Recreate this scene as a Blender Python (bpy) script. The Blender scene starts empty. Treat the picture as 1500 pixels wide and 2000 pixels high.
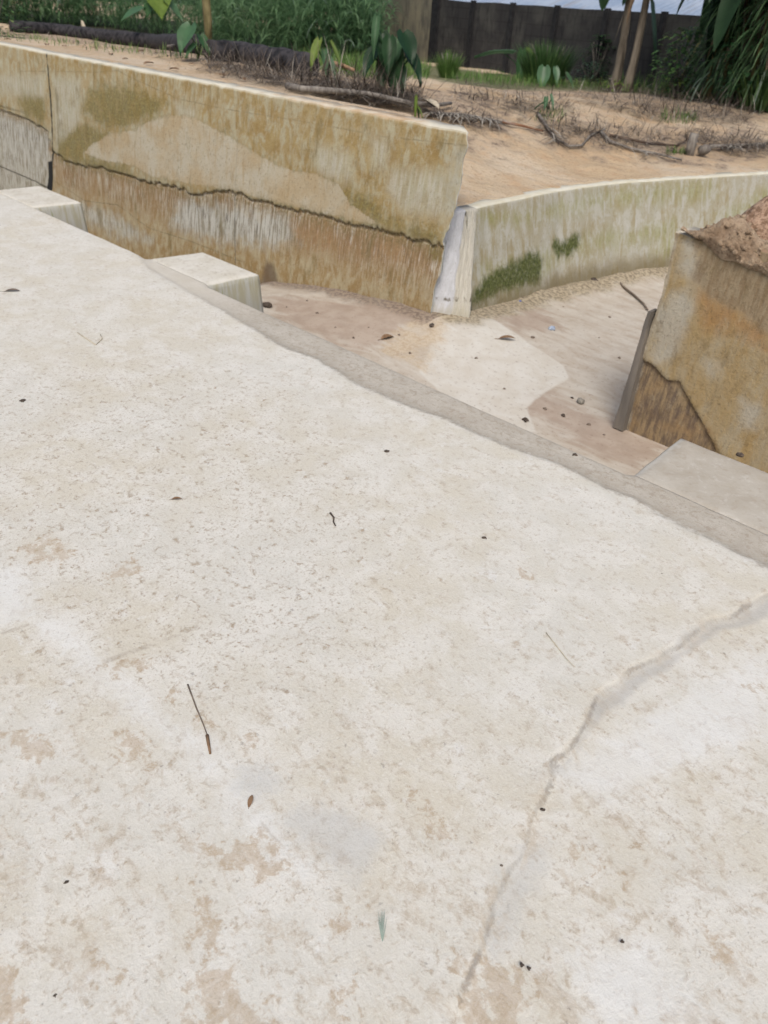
import bpy, math, random
import numpy as np
from mathutils import Vector, Matrix
random.seed(7); RNG = np.random.RandomState(7)
sc = bpy.context.scene
C = sc.collection

# ------------------------------------------------------------------ camera
F, PITCH, ROLL, H = 1480.0, math.radians(34), math.radians(3.8), 1.6   # focal length in pixels of a 2000 px high frame
f_ = np.array([0, math.cos(PITCH), -math.sin(PITCH)])
r0 = np.array([1.0, 0, 0]); u0 = np.cross(r0, f_)
r_ = math.cos(ROLL) * r0 + math.sin(ROLL) * u0
u_ = -math.sin(ROLL) * r0 + math.cos(ROLL) * u0
cam = bpy.data.cameras.new('camera')
co = bpy.data.objects.new('camera', cam); C.objects.link(co); sc.camera = co
cam.sensor_fit = 'VERTICAL'; cam.sensor_height = 36; cam.lens = 36 * F / 2000
cam.clip_start = .05; cam.clip_end = 500
co.matrix_world = Matrix(((r_[0], u_[0], -f_[0], 0), (r_[1], u_[1], -f_[1], 0), (r_[2], u_[2], -f_[2], H), (0, 0, 0, 1)))
cam.dof.use_dof = True; cam.dof.focus_distance = 2.3; cam.dof.aperture_fstop = cam.lens / 1000 / .0062

# ------------------------------------------------------------------ light
EL, AZ = math.radians(56), math.radians(184)        # sun high, behind the camera, behind thin cloud
w = bpy.data.worlds.new('World'); sc.world = w; w.use_nodes = True
wn = w.node_tree; wn.nodes.clear()
sky = wn.nodes.new('ShaderNodeTexSky'); sky.sky_type = 'NISHITA'; sky.sun_disc = False
sky.sun_elevation = EL; sky.sun_rotation = AZ; sky.air_density = .9; sky.dust_density = 5.5; sky.ozone_density = .6
bg = wn.nodes.new('ShaderNodeBackground'); bg.inputs[1].default_value = .13
wo = wn.nodes.new('ShaderNodeOutputWorld')
wn.links.new(sky.outputs[0], bg.inputs[0]); wn.links.new(bg.outputs[0], wo.inputs[0])
sun = bpy.data.lights.new('sun', 'SUN'); sun.energy = 1.4; sun.angle = math.radians(20); sun.color = (1, .965, .91)
so = bpy.data.objects.new('sun', sun); C.objects.link(so)
sd = Vector((math.sin(AZ) * math.cos(EL), math.cos(AZ) * math.cos(EL), math.sin(EL)))
so.rotation_euler = sd.to_track_quat('Z', 'Y').to_euler()
vs = sc.view_settings; vs.view_transform = 'Standard'; vs.look = 'None'; vs.gamma = 1; vs.use_curve_mapping = False
vs.exposure = .10

# ------------------------------------------------------------------ coordinates
D = np.array([.7363, -.6766]); NN = np.array([.6766, .7363])     # along the channel / across it (plan view)
def W(s, n, z=0.0): return np.array([s * D[0] + n * NN[0], s * D[1] + n * NN[1], z])
def ray(x, y): return f_ * F + r_ * (x - 750) - u_ * (y - 1000)
EYE = np.array([0, 0, H])
def at(x, y, z=0.0):
    d = ray(x, y); return EYE + d * ((z - H) / d[2])
def sn(x, y, z=0.0):
    p = at(x, y, z)[:2]; return (float(p @ D), float(p @ NN))
NF, KF = 4.72, .13                                   # battered face of the long wall: n = NF + KF (z - .85)
def onface(x, y, nf=NF, kf=KF, z0=.85):              # pixel -> (s, z) on a battered face
    d = ray(x, y); dn = d[:2] @ NN
    t = (nf + kf * (H - z0)) / (dn - kf * d[2])
    p = EYE + d * t; return (float(p[:2] @ D), float(p[2]))
def hsh(i, j, k):
    v = np.sin(i * 127.1 + j * 311.7 + k * 74.7) * 43758.5453; return v - np.floor(v)
def vnoise(x, y, k=0):
    x = np.asarray(x, float); y = np.asarray(y, float)
    i = np.floor(x); j = np.floor(y); a = x - i; b = y - j
    a = a * a * (3 - 2 * a); b = b * b * (3 - 2 * b)
    return (hsh(i, j, k) * (1 - a) + hsh(i + 1, j, k) * a) * (1 - b) + (hsh(i, j + 1, k) * (1 - a) + hsh(i + 1, j + 1, k) * a) * b
def fbm(x, y, o=4, k=0):
    t = 0; a = .5
    for q in range(o): t = t + a * vnoise(np.asarray(x) * 2**q + q * 17.3, np.asarray(y) * 2**q + q * 9.1, k + q); a *= .5
    return t / (1 - .5**o)
def sst(x, a, b):
    t = np.clip((np.asarray(x, float) - a) / (b - a), 0, 1); return t * t * (3 - 2 * t)
def linedist(P, poly):
    best = np.full(len(P), 1e9); side = np.zeros(len(P))
    for a, b in zip(poly[:-1], poly[1:]):
        a = np.array(a, float); b = np.array(b, float); e = b - a
        t = np.clip(((P - a) @ e) / max(e @ e, 1e-12), 0, 1)
        q = P - (a + t[:, None] * e); d = np.hypot(q[:, 0], q[:, 1])
        cr = e[0] * (P[:, 1] - a[1]) - e[1] * (P[:, 0] - a[0])
        m = d < best; best[m] = d[m]; side[m] = np.sign(cr[m])
    return best, side
def sline(P, poly):
    d, sg = linedist(P, poly); return d, d * np.where(sg == 0, 1, sg)
def sdf(P, poly):
    poly = [tuple(q) for q in poly]; pl = poly + [poly[0]]
    d, _ = linedist(P, pl); ins = np.zeros(len(P), bool)
    for (x0, y0), (x1, y1) in zip(pl[:-1], pl[1:]):
        if y0 == y1: continue
        c = ((y0 > P[:, 1]) != (y1 > P[:, 1])) & (P[:, 0] < (x1 - x0) * (P[:, 1] - y0) / (y1 - y0) + x0)
        ins ^= c
    return np.where(ins, -d, d)
def usdf(P, polys):
    r = np.full(len(P), 9.0)
    for p in polys: r = np.minimum(r, sdf(P, p))
    return r

# terrain height (plan coordinates s, n)
def sback(n):                                        # top line of the far wing wall
    return np.interp(n, [4.6, 5.2, 6.3, 7.1, 7.8, 8.5, 9.3, 11, 14, 20], [-3.84, -3.90, -3.93, -3.84, -3.66, -3.46, -3.22, -2.6, -1.4, 1.2])
def floorz(s, n):
    s = np.asarray(s, float); n = np.asarray(n, float)
    z = -.60 + .13 * np.exp(-((s + 3.9)**2 + (n - 4.7)**2) / .9) - .12 * sst(-s, 4.9, 6.0) - .75 * sst(-s, 5.7, 7.2)
    return z + .02 * (fbm(s * 1.7, n * 1.7, 3, 5) - .5)
def terr(s, n):
    s = np.asarray(s, float); n = np.asarray(n, float)
    db = sback(n) - s
    z = .27 + .56 * sst(db, .05, 2.2 + .25 * np.clip(n - 5, 0, 8)) * (1 - .45 * sst(n, 6, 12))
    z = z + .10 * sst(-s, 5, 7) * (1 - sst(n, 5.5, 9)) * 0
    r = np.hypot(s, n); z = z - .35 * sst(r, 11, 26) + .0 * r
    rough = .10 * (fbm(s * .9, n * .9, 4, 11) - .5) * sst(db, .1, 1) + .05 * (fbm(s * 4, n * 4, 3, 21) - .5) * sst(db, .0, .5) * sst(n, 4.95, 5.6)
    return z + rough
TS = 4.0 + np.cumsum(np.linspace(.02, .12, 420)); TS = np.concatenate([[4.0], TS])
def gp(x, y, lift=0.0):                              # ground point seen at a pixel of the photo
    d = ray(x, y); d = d / np.linalg.norm(d)
    P_ = EYE + TS[:, None] * d; g = P_[:, 2] - terr(P_[:, :2] @ D, P_[:, :2] @ NN)
    k = int(np.argmax(g <= 0)) if (g <= 0).any() else len(TS) - 1
    t = TS[k]
    if k > 0 and g[k] <= 0: t = TS[k - 1] + (TS[k] - TS[k - 1]) * g[k - 1] / (g[k - 1] - g[k])
    p = EYE + d * t; p[2] += lift; return p

# ------------------------------------------------------------------ object helpers
def tag(o, label=None, cat=None, group=None, kind=None):
    for k, v in (('label', label), ('category', cat), ('group', group), ('kind', kind)):
        if v: o[k] = v
    return o
def mesh(name, V, Fs, mat, parent=None, attrs=None, smooth=True, loc=None):
    me = bpy.data.meshes.new(name); V = np.asarray(V, float)
    if loc is not None: V = V - np.asarray(loc)
    me.from_pydata([tuple(v) for v in V], [], [tuple(int(i) for i in q) for q in Fs]); me.update()
    if smooth: me.polygons.foreach_set('use_smooth', [True] * len(me.polygons))
    for k, a in (attrs or {}).items():
        a = np.asarray(a, np.float32)
        if a.ndim == 1:
            at_ = me.attributes.new(k, 'FLOAT', 'POINT'); at_.data.foreach_set('value', a)
        else:
            at_ = me.attributes.new(k, 'FLOAT_VECTOR', 'POINT'); at_.data.foreach_set('vector', a.ravel())
    me.materials.append(mat)
    o = bpy.data.objects.new(name, me); C.objects.link(o)
    if parent: o.parent = parent
    elif loc is not None: o.location = tuple(loc)
    return o
def empty(name, loc=(0, 0, 0)):
    o = bpy.data.objects.new(name, None); C.objects.link(o); o.location = tuple(loc); o.empty_display_size = .1; return o
def gridfaces(nr, nc, off=0):
    i = np.arange(nr - 1)[:, None] * nc + np.arange(nc - 1)[None, :] + off
    return np.stack([i, i + 1, i + nc + 1, i + nc], -1).reshape(-1, 4)
class MB:
    def __init__(s): s.v = []; s.f = []; s.r = []
    def add(s, V, Fs, r=None):
        o = len(s.v); s.v += [tuple(map(float, v)) for v in V]; s.f += [tuple(int(i) + o for i in q) for q in Fs]
        s.r += [random.random() if r is None else r] * len(V)
    def tube(s, pts, rad, k=8, cap=True, r=None, wob=0.0):
        pts = [np.asarray(p, float) for p in pts]; n = len(pts)
        if not hasattr(rad, '__len__'): rad = [rad] * n
        V = []; up = np.array([.13, .27, .95])
        for i, p in enumerate(pts):
            t = pts[min(i + 1, n - 1)] - pts[max(i - 1, 0)]; t = t / (np.linalg.norm(t) + 1e-9)
            a = np.cross(t, up if abs(t @ up) < .95 else np.array([1., 0, 0])); a /= np.linalg.norm(a); b = np.cross(t, a)
            for j in range(k):
                th = 2 * math.pi * j / k; rr = rad[i] * (1 + wob * (random.random() - .5))
                V.append(p + rr * (math.cos(th) * a + math.sin(th) * b))
        Fs = [(i * k + j, i * k + (j + 1) % k, (i + 1) * k + (j + 1) % k, (i + 1) * k + j) for i in range(n - 1) for j in range(k)]
        if cap: Fs += [tuple(range(k))[::-1], tuple((n - 1) * k + j for j in range(k))]
        s.add(V, Fs, r)
    def blade(s, base, dirv, length, width, droop=.5, seg=5, r=None, prof=None, fold=0.0, twist=0.0):
        """leaf strip: starts along dirv, bends down; two quads across with a folded midrib"""
        p = np.asarray(base, float).copy(); d = np.asarray(dirv, float); d /= np.linalg.norm(d)
        side = np.cross(d, [0, 0, 1.0]); side = side / (np.linalg.norm(side) + 1e-6)
        if np.linalg.norm(side) < .5: side = np.array([1., 0, 0])
        V = []; st = length / seg
        for i in range(seg + 1):
            t = i / seg
            ww = width * (prof(t) if prof else (1 - t)**.7 * min(1, .35 + 3 * t)) * .5
            th = twist * t; nrm = np.cross(side, d); sd_ = side * math.cos(th) + nrm * math.sin(th)
            V += [p - sd_ * ww + nrm * fold * ww, p.copy(), p + sd_ * ww + nrm * fold * ww]
            p = p + d * st
            d = d + np.array([0, 0, -1.0]) * droop / seg; d /= np.linalg.norm(d)
        Fs = []
        for i in range(seg):
            a = i * 3
            Fs += [(a, a + 1, a + 4, a + 3), (a + 1, a + 2, a + 5, a + 4)]
        s.add(V, Fs, r)
    def blob(s, c, rx, ry, rz, k=7, jag=.25, r=None, rot=0.0):
        V = []; c = np.asarray(c, float); cr, sr = math.cos(rot), math.sin(rot)
        for i in range(1, k):
            ph = math.pi * i / k
            for j in range(k + 2):
                th = 2 * math.pi * j / (k + 2); q = 1 + jag * (random.random() - .5)
                x, y = rx * q * math.sin(ph) * math.cos(th), ry * q * math.sin(ph) * math.sin(th)
                V.append(c + (x * cr - y * sr, x * sr + y * cr, rz * q * math.cos(ph)))
        m = k + 2
        Fs = [(i * m + j, i * m + (j + 1) % m, (i + 1) * m + (j + 1) % m, (i + 1) * m + j)[::-1] for i in range(k - 2) for j in range(m)]
        V.append(c + (0, 0, rz)); V.append(c - (0, 0, rz)); T = len(V) - 2
        Fs += [(T, j, (j + 1) % m) for j in range(m)] + [(T + 1, (k - 2) * m + (j + 1) % m, (k - 2) * m + j) for j in range(m)]
        s.add(V, Fs, r)
    def build(s, name, mat, parent=None, loc=None, smooth=True):
        return mesh(name, s.v, s.f, mat, parent, {'rnd': s.r}, smooth, loc)

# ------------------------------------------------------------------ material helpers
class MT:
    def __init__(s, name, rough=.85):
        s.m = bpy.data.materials.new(name); s.m.use_nodes = True; s.t = s.m.node_tree; s.t.nodes.clear()
        s.o = s.t.nodes.new('ShaderNodeOutputMaterial'); s.b = s.t.nodes.new('ShaderNodeBsdfPrincipled')
        s.b.inputs['Roughness'].default_value = rough; s.b.inputs['Specular IOR Level'].default_value = .25
        s.t.links.new(s.b.outputs[0], s.o.inputs[0])
    def put(s, sock, v):
        if isinstance(v, bpy.types.NodeSocket): s.t.links.new(v, sock)
        elif isinstance(v, tuple) and len(v) == 3 and sock.type == 'RGBA': sock.default_value = (v[0] * .98, v[1] * 1.02, v[2] * 1.035, 1)
        else: sock.default_value = v
    def attr(s, n, vec=False):
        a = s.t.nodes.new('ShaderNodeAttribute'); a.attribute_name = n; return a.outputs['Vector' if vec else 'Fac']
    def pos(s): return s.t.nodes.new('ShaderNodeTexCoord').outputs['Object']
    def sc(s, v, k, off=(0, 0, 0)):
        m = s.t.nodes.new('ShaderNodeMapping'); s.put(m.inputs['Vector'], v); m.inputs['Scale'].default_value = k; m.inputs['Location'].default_value = off
        return m.outputs[0]
    def noise(s, v, scale, det=4, rough=.55, dist=0.0):
        n = s.t.nodes.new('ShaderNodeTexNoise'); s.put(n.inputs['Vector'], v); n.inputs['Scale'].default_value = scale
        n.inputs['Detail'].default_value = det; n.inputs['Roughness'].default_value = rough; n.inputs['Distortion'].default_value = dist
        return n.outputs['Fac']
    def voro(s, v, scale, feat='F1'):
        n = s.t.nodes.new('ShaderNodeTexVoronoi'); n.feature = feat; s.put(n.inputs['Vector'], v); n.inputs['Scale'].default_value = scale
        return n.outputs['Distance']
    def math(s, op, a, b=0.0, c=0.0):
        n = s.t.nodes.new('ShaderNodeMath'); n.operation = op
        for i, v in enumerate((a, b, c)): s.put(n.inputs[i], v)
        return n.outputs[0]
    def ss(s, x, lo, hi, a=0.0, b=1.0):
        n = s.t.nodes.new('ShaderNodeMapRange'); n.interpolation_type = 'SMOOTHSTEP'; s.put(n.inputs['Value'], x)
        n.inputs['From Min'].default_value = lo; n.inputs['From Max'].default_value = hi
        n.inputs['To Min'].default_value = a; n.inputs['To Max'].default_value = b; return n.outputs[0]
    def mix(s, f, a, b):
        n = s.t.nodes.new('ShaderNodeMix'); n.data_type = 'RGBA'; n.clamp_factor = True
        s.put(n.inputs[0], f); s.put(n.inputs[6], a); s.put(n.inputs[7], b); return n.outputs[2]
    def mul(s, a, b): return s.math('MULTIPLY', a, b)
    def mask(s, name, nz, amp, soft):               # signed-distance attribute + noise -> irregular edge
        x = s.math('MULTIPLY_ADD', nz, -amp, .5 * amp); x = s.math('SUBTRACT', x, s.attr(name)); return s.ss(x, -soft, soft)
    def lmask(s, name, nz, amp, w0, w1):             # thin line: |signed distance + noise| small and end points respected
        x = s.math('ABSOLUTE', s.math('ADD', s.attr(name + '_s'), s.math('MULTIPLY_ADD', nz, amp, -.5 * amp)))
        return s.mul(s.ss(x, w1, w0), s.ss(s.attr(name), .045, .02))
    def bump(s, h, st=.5, d=.01):
        b = s.t.nodes.new('ShaderNodeBump'); b.inputs['Strength'].default_value = st; b.inputs['Distance'].default_value = d
        s.put(b.inputs['Height'], h); s.t.links.new(b.outputs[0], s.b.inputs['Normal'])
    def out(s, col): s.put(s.b.inputs['Base Color'], col); return s.m
def leafmat(name, c1, c2, c3=None, rough=.5, trans=.25, sc_=9):
    m = MT(name, rough); r = m.attr('rnd'); col = m.mix(m.ss(r, 0, 1), c1, c2)
    if c3: col = m.mix(m.ss(r, .86, .97), col, c3)
    nz = m.noise(m.pos(), sc_, 3); col = m.mix(m.ss(nz, .35, .7, 0, .45), col, tuple(.55 * q for q in c1))
    m.out(col)
    t = m.t.nodes.new('ShaderNodeBsdfTranslucent'); m.put(t.inputs[0], col)
    x = m.t.nodes.new('ShaderNodeMixShader'); x.inputs[0].default_value = trans
    m.t.links.new(m.b.outputs[0], x.inputs[1]); m.t.links.new(t.outputs[0], x.inputs[2]); m.t.links.new(x.outputs[0], m.o.inputs[0])
    return m.m
def plain(name, c1, c2, scale=12, rough=.85, st=(1, 1, 1), bump=.4):
    m = MT(name, rough); p = m.sc(m.pos(), st); n = m.noise(p, scale, 5, .6); col = m.mix(m.ss(n, .3, .7), c1, c2)
    r = m.attr('rnd'); col = m.mix(m.ss(r, 0, 1, 0, .35), col, tuple(.6 * q for q in c1)); m.bump(n, bump, .01); return m.out(col)

# ================================================================== SETTING: deck
def poly_sn(pts, z=0.0): return [sn(x, y, z) for x, y in pts]
def disc(x, y, r, z=0.0, k=9):
    return [sn(x + r * math.cos(a) * (1 + .3 * math.sin(3 * a + x)), y + .6 * r * math.sin(a), z) for a in [2 * math.pi * i / k for i in range(k)]]
EDGE, BLK = 2.77, 3.19
CRACK = poly_sn([(905, 1935), (945, 1850), (972, 1760), (1000, 1690), (1035, 1610), (1060, 1560), (1085, 1490), (1130, 1432), (1160, 1385), (1180, 1345), (1215, 1320), (1250, 1300), (1300, 1265), (1330, 1258), (1400, 1205), (1450, 1188), (1500, 1163), (1560, 1140)])
SLURRY = [(-14, 2.95), (-5.6, 2.90), (-4.7, 2.62)] + poly_sn([(430, 603), (500, 645), (555, 680), (620, 702), (690, 745), (740, 768), (810, 797), (880, 822), (940, 850), (1000, 874), (1090, 905), (1180, 952), (1260, 985), (1330, 1022), (1400, 1056), (1500, 1108)]) + [(1.2, 2.47), (5, 2.5)]
sa = np.concatenate([np.linspace(-30, -9, 22)[:-1], np.arange(-9, -3.5, .03), np.arange(-3.5, 1.8, .014), np.linspace(1.8, 12, 15)])
na = np.concatenate([np.linspace(-14, -.3, 18)[:-1], np.arange(-.3, 2.74, .014), [2.745, 2.757, 2.766]])
S, Nn = np.meshgrid(sa, na)
P2 = np.stack([S.ravel(), Nn.ravel()], 1)
PJ = P2 + .045 * np.stack([fbm(P2[:, 0] * 11, P2[:, 1] * 11, 4, 71) - .5, fbm(P2[:, 0] * 11, P2[:, 1] * 11, 4, 75) - .5], 1)
dc, sdn = linedist(PJ, CRACK)
bd = P2[:, 1] - np.interp(P2[:, 0], [q[0] for q in SLURRY], [q[1] for q in SLURRY])
up = sst(sdn * dc, -.012, .010)                       # the later pour ends in a low ragged lip
near = sst(-np.hypot(P2[:, 0] + 1, P2[:, 1] - 1.2), -4.5, -3)
z = .006 * (fbm(P2[:, 0] * 1.3, P2[:, 1] * 1.3, 3, 3) - .5) + .0035 * (fbm(P2[:, 0] * 9, P2[:, 1] * 9, 3, 8) - .5) + .013 * (up - 1) * near \
    - .010 * sst(bd + .05 * (fbm(P2[:, 0] * 9, P2[:, 1] * 9, 3, 4) - .5), -.015, .03) \
    - .02 * sst(P2[:, 1], 2.73, 2.775) * (1 - sst(P2[:, 0], -1.16, -1.10)) * (1 - ((P2[:, 0] > -4.98) & (P2[:, 0] < -4.26)))
V = P2[:, :1] * np.array([[D[0], D[1], 0]]) + P2[:, 1:] * np.array([[NN[0], NN[1], 0]]); V[:, 2] = z
Fs = list(gridfaces(len(na), len(sa)))
# the vertical outer side of the deck
base = (len(na) - 1) * len(sa); nv = len(V)
V = np.vstack([V, V[base:] * [1, 1, 0] + np.array([[0, 0, -.25]]) + .004 * np.array([[NN[0], NN[1], 0]]), V[base:] * [1, 1, 0] + np.array([[0, 0, -1.7]]) + .004 * np.array([[NN[0], NN[1], 0]])])
L = len(sa)
for i in range(L - 1):
    Fs.append((base + i, base + i + 1, nv + i + 1, nv + i)); Fs.append((nv + i, nv + i + 1, nv + L + i + 1, nv + L + i))
def ext(a, v=9.0): return np.concatenate([a, np.full(2 * L, v)])
brown = usdf(P2, [poly_sn(p) for p in (
    [(35, 1068), (70, 1058), (100, 1045), (150, 1080), (110, 1105), (60, 1098)], [(190, 1118), (235, 1105), (262, 1088), (288, 1120), (215, 1138)],
    [(1005, 1125), (1012, 1102), (1042, 1125), (1035, 1136)], [(560, 1700), (500, 1625), (530, 1640), (575, 1700)],
    [(390, 1640), (440, 1650), (470, 1630), (520, 1650), (560, 1705), (530, 1740), (480, 1700), (430, 1700)],
    [(345, 1700), (385, 1730), (400, 1770), (440, 1800), (430, 1872), (370, 1830), (372, 1770)],
    [(360, 1900), (430, 1880), (520, 1960), (540, 2060), (340, 2060)], [(880, 1870), (960, 1860), (1040, 1900), (1050, 2010), (900, 2010)],
    [(800, 1545), (850, 1575), (880, 1640), (850, 1640)], [(200, 1870), (250, 1900), (220, 1930)], [(-20, 1870), (30, 1880), (60, 1960), (20, 2060), (-40, 2060)],
    [(0, 1430), (60, 1420), (120, 1470), (70, 1500), (10, 1460)], [(200, 1430), (280, 1440), (300, 1500), (240, 1490)],
    [(690, 1990), (640, 1940), (700, 1920)], [(640, 1800), (700, 1760), (690, 1830)], [(1080, 1640), (1130, 1650), (1230, 1720), (1180, 1720)],
    [(1380, 1800), (1440, 1860), (1400, 1890)], [(1440, 1320), (1490, 1330), (1480, 1350)], [(200, 1300), (290, 1275), (300, 1300), (220, 1325)])]
    + [disc(485, 1447, 13), disc(412, 1412, 17), disc(950, 1885, 30), disc(1220, 1650, 16), disc(325, 1365, 12), disc(645, 1940, 14), disc(1310, 640, 5)])
grey = usdf(P2, [poly_sn(p) for p in ([(550, 1600), (600, 1570), (680, 1580), (745, 1640), (700, 1720), (640, 1680), (590, 1640)], [(470, 1495), (530, 1495), (550, 1530), (500, 1560), (460, 1540)],
    [(975, 1700), (1040, 1640), (1080, 1640), (1010, 1800), (960, 1860), (955, 1800)])])
lip_shade = usdf(PJ, [poly_sn([(1180, 1345), (1250, 1300), (1300, 1262), (1400, 1205), (1500, 1163), (1560, 1140), (1540, 1180), (1420, 1225), (1330, 1280), (1230, 1350), (1175, 1395), (1120, 1470), (1090, 1500), (1130, 1432)])])  # grey band painted below the ragged lip, standing in for the step's shade
white = usdf(P2, [poly_sn(p) for p in ([(385, 1480), (420, 1480), (520, 1590), (600, 1700), (560, 1690), (450, 1580)], [(0, 1100), (50, 1110), (75, 1200), (0, 1235), (-60, 1180)],
    [(60, 1210), (110, 1205), (250, 1330), (320, 1400), (430, 1470), (400, 1490), (260, 1400), (140, 1290)], [(1100, 1500), (1500, 1260), (1500, 1420), (1180, 1560)], [(1130, 1880), (1250, 1820), (1400, 1990), (1200, 2050)])])
spk = usdf(P2, [poly_sn(p) for p in ([(-100, 740), (250, 700), (560, 760), (760, 1000), (680, 1320), (430, 1390), (150, 1330), (-100, 1100)], [(180, 1290), (390, 1215), (420, 1300), (330, 1380), (210, 1330)])])
lines = usdf(P2, [poly_sn(p) for p in ([(200, 1290), (390, 1221), (392, 1227), (205, 1298)], [(500, 1590), (590, 1700), (585, 1702), (495, 1596)], [(870, 1230), (940, 1330), (936, 1331), (866, 1232)], [(0, 1235), (75, 1212), (75, 1217), (0, 1241)])])
m = MT('deck_concrete', .9); v = m.attr('suv', True)
nA = m.noise(v, 1.5, 5, .6); nB = m.noise(v, 6, 8, .7, .4); nC = m.noise(v, 34, 6, .72, .3); nD = m.noise(v, 130, 4, .7); nE = m.noise(m.sc(v, (1, 2.0, 1), (3, 7, 0)), 8, 8, .72, 1.0); nF = m.noise(m.sc(v, (1, 1, 1), (9, 1, 4)), 14, 8, .74, .6); nG = m.noise(m.sc(v, (1.6, 1, 1), (2, 5, 4)), 62, 5, .7, .5)
col = m.mix(m.ss(nA, .35, .65), (.565, .52, .435), (.585, .56, .505))
col = m.mix(m.ss(nB, .42, .62, 0, .75), col, (.65, .62, .565)); col = m.mix(m.mul(m.ss(nF, .56, .66), .6), col, (.67, .655, .625))
low_ = m.ss(m.attr('low'), .5, -.5)
tb = m.math('ADD', m.math('ADD', m.mul(nE, .40), m.mul(nF, .30)), m.math('ADD', m.mul(nC, .30), m.mul(low_, .022)))
col = m.mix(m.mul(m.ss(tb, .51, .60), m.math('MULTIPLY_ADD', low_, .22, .28)), col, (.42, .335, .24))
col = m.mix(m.mul(m.ss(m.math('ADD', m.mul(nC, .5), m.mul(nG, .5)), .535, .60), m.math('MULTIPLY_ADD', low_, .10, .30)), col, (.43, .36, .28))
reg = m.mask('spk', nB, .8, .3)
sp1 = m.mul(m.ss(nC, .53, .62), m.ss(nF, .40, .56)); sp2 = m.mul(m.ss(nG, .56, .64), m.ss(nB, .38, .56)); sp3 = m.ss(nD, .57, .66)
spm = m.mul(m.math('ADD', m.math('ADD', m.mul(sp1, .8), m.mul(sp2, .8)), m.mul(sp3, .55)), m.math('MULTIPLY_ADD', reg, .55, .34))
col = m.mix(spm, col, (.33, .265, .195)); col = m.mix(m.mul(m.ss(nD, .44, .36), .35), col, (.72, .70, .66)); col = m.mix(m.mul(m.mul(m.ss(m.noise(v, 48, 3, .6), .64, .70), m.ss(nF, .45, .55)), .55), col, (.24, .21, .18))
col = m.mix(m.mul(m.mask('white', nF, .20, .05), .5), col, (.70, .695, .68))
col = m.mix(m.mul(m.mask('grey', nF, .12, .03), .5), col, (.47, .465, .45))
xb = m.math('ADD', m.math('ADD', m.mul(nF, .40), m.mul(nC, .60)), m.ss(m.attr('brown'), .05, -.04, 0, .17))
col = m.mix(m.mul(m.ss(xb, .60, .66), .5), col, m.mix(m.ss(nB, .35, .65), (.40, .30, .20), (.46, .36, .26)))
col = m.mix(m.mul(m.mul(m.mask('lines', nC, .016, .004), m.ss(nF, .38, .55)), .5), col, (.34, .28, .22))
col = m.mix(m.mul(m.mask('lip_shade', nC, .03, .012), .6), col, m.mix(m.ss(nB, .35, .65), (.37, .355, .335), (.44, .425, .40)))
col = m.mix(m.mul(m.lmask('crack', nG, .026, .001, .011), m.ss(m.noise(v, 5, 5, .7), .42, .62, .12, .75)), col, (.25, .22, .19))
col = m.mix(m.mul(m.ss(m.attr('crack'), .06, .0), m.mul(m.ss(nF, .46, .62), .4)), col, (.44, .365, .275))
gs = m.ss(m.math('SUBTRACT', m.math('MULTIPLY_ADD', m.noise(v, 26, 7, .74), -.16, .08), m.attr('bd')), -.022, .022)
strip = m.mix(m.ss(nB, .3, .7), (.41, .365, .305), (.49, .45, .39)); strip = m.mix(m.ss(m.math('MULTIPLY_ADD', nF, -.14, m.attr('bd')), .04, -.05, 0, .55), strip, (.35, .315, .265)); strip = m.mix(m.mul(m.ss(nE, .50, .60), .45), strip, (.36, .31, .25)); strip = m.mix(m.mul(m.ss(nD, .56, .66), .5), strip, (.25, .21, .17)); strip = m.mix(m.mul(m.ss(nC, .5, .62), .45), strip, (.27, .22, .165)); strip = m.mix(m.mul(m.ss(nF, .54, .66), .4), strip, (.50, .46, .40))
sx = m.t.nodes.new('ShaderNodeSeparateXYZ'); m.put(sx.inputs[0], v); lf = m.ss(m.math('MULTIPLY_ADD', nB, .6, sx.outputs[0]), -3.1, -4.1); strip = m.mix(m.mul(lf, .85), strip, m.mix(m.ss(nB, .3, .7), (.52, .475, .40), (.58, .54, .475)))
col = m.mix(gs, strip, col)
pit = m.ss(m.voro(v, 60), .12, .03); pk = m.ss(m.noise(v, 6, 2), .50, .66); col = m.mix(m.mul(m.mul(pit, pk), .7), col, (.15, .12, .10))
hh = m.math('ADD', m.mul(nB, .5), m.math('ADD', m.mul(nC, .5), m.math('ADD', m.mul(nD, .2), m.mul(nG, .3)))); m.bump(hh, .55, .010); m.out(col)
M_deck = m.m
suv = np.stack([P2[:, 0], P2[:, 1], P2[:, 0] * 0], 1); suvx = np.vstack([suv, suv[base:] + [0, 0, .2], suv[base:] + [0, 0, 1]])
deck = mesh('concrete_deck', V, Fs, M_deck, None, {'suv': suvx, 'brown': ext(brown), 'grey': ext(grey), 'lip_shade': ext(lip_shade), 'white': ext(white), 'spk': ext(spk), 'lines': ext(lines), 'crack': ext(dc), 'crack_s': ext(dc * np.where(sdn == 0, 1, sdn)), 'low': ext(usdf(P2, [poly_sn([(-300, 1380), (500, 1380), (900, 1500), (1600, 1250), (1700, 2300), (-300, 2300)])])), 'bd': ext(bd, .5)})
tag(deck, 'wide pale mottled concrete deck filling the foreground', kind='structure')

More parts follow.
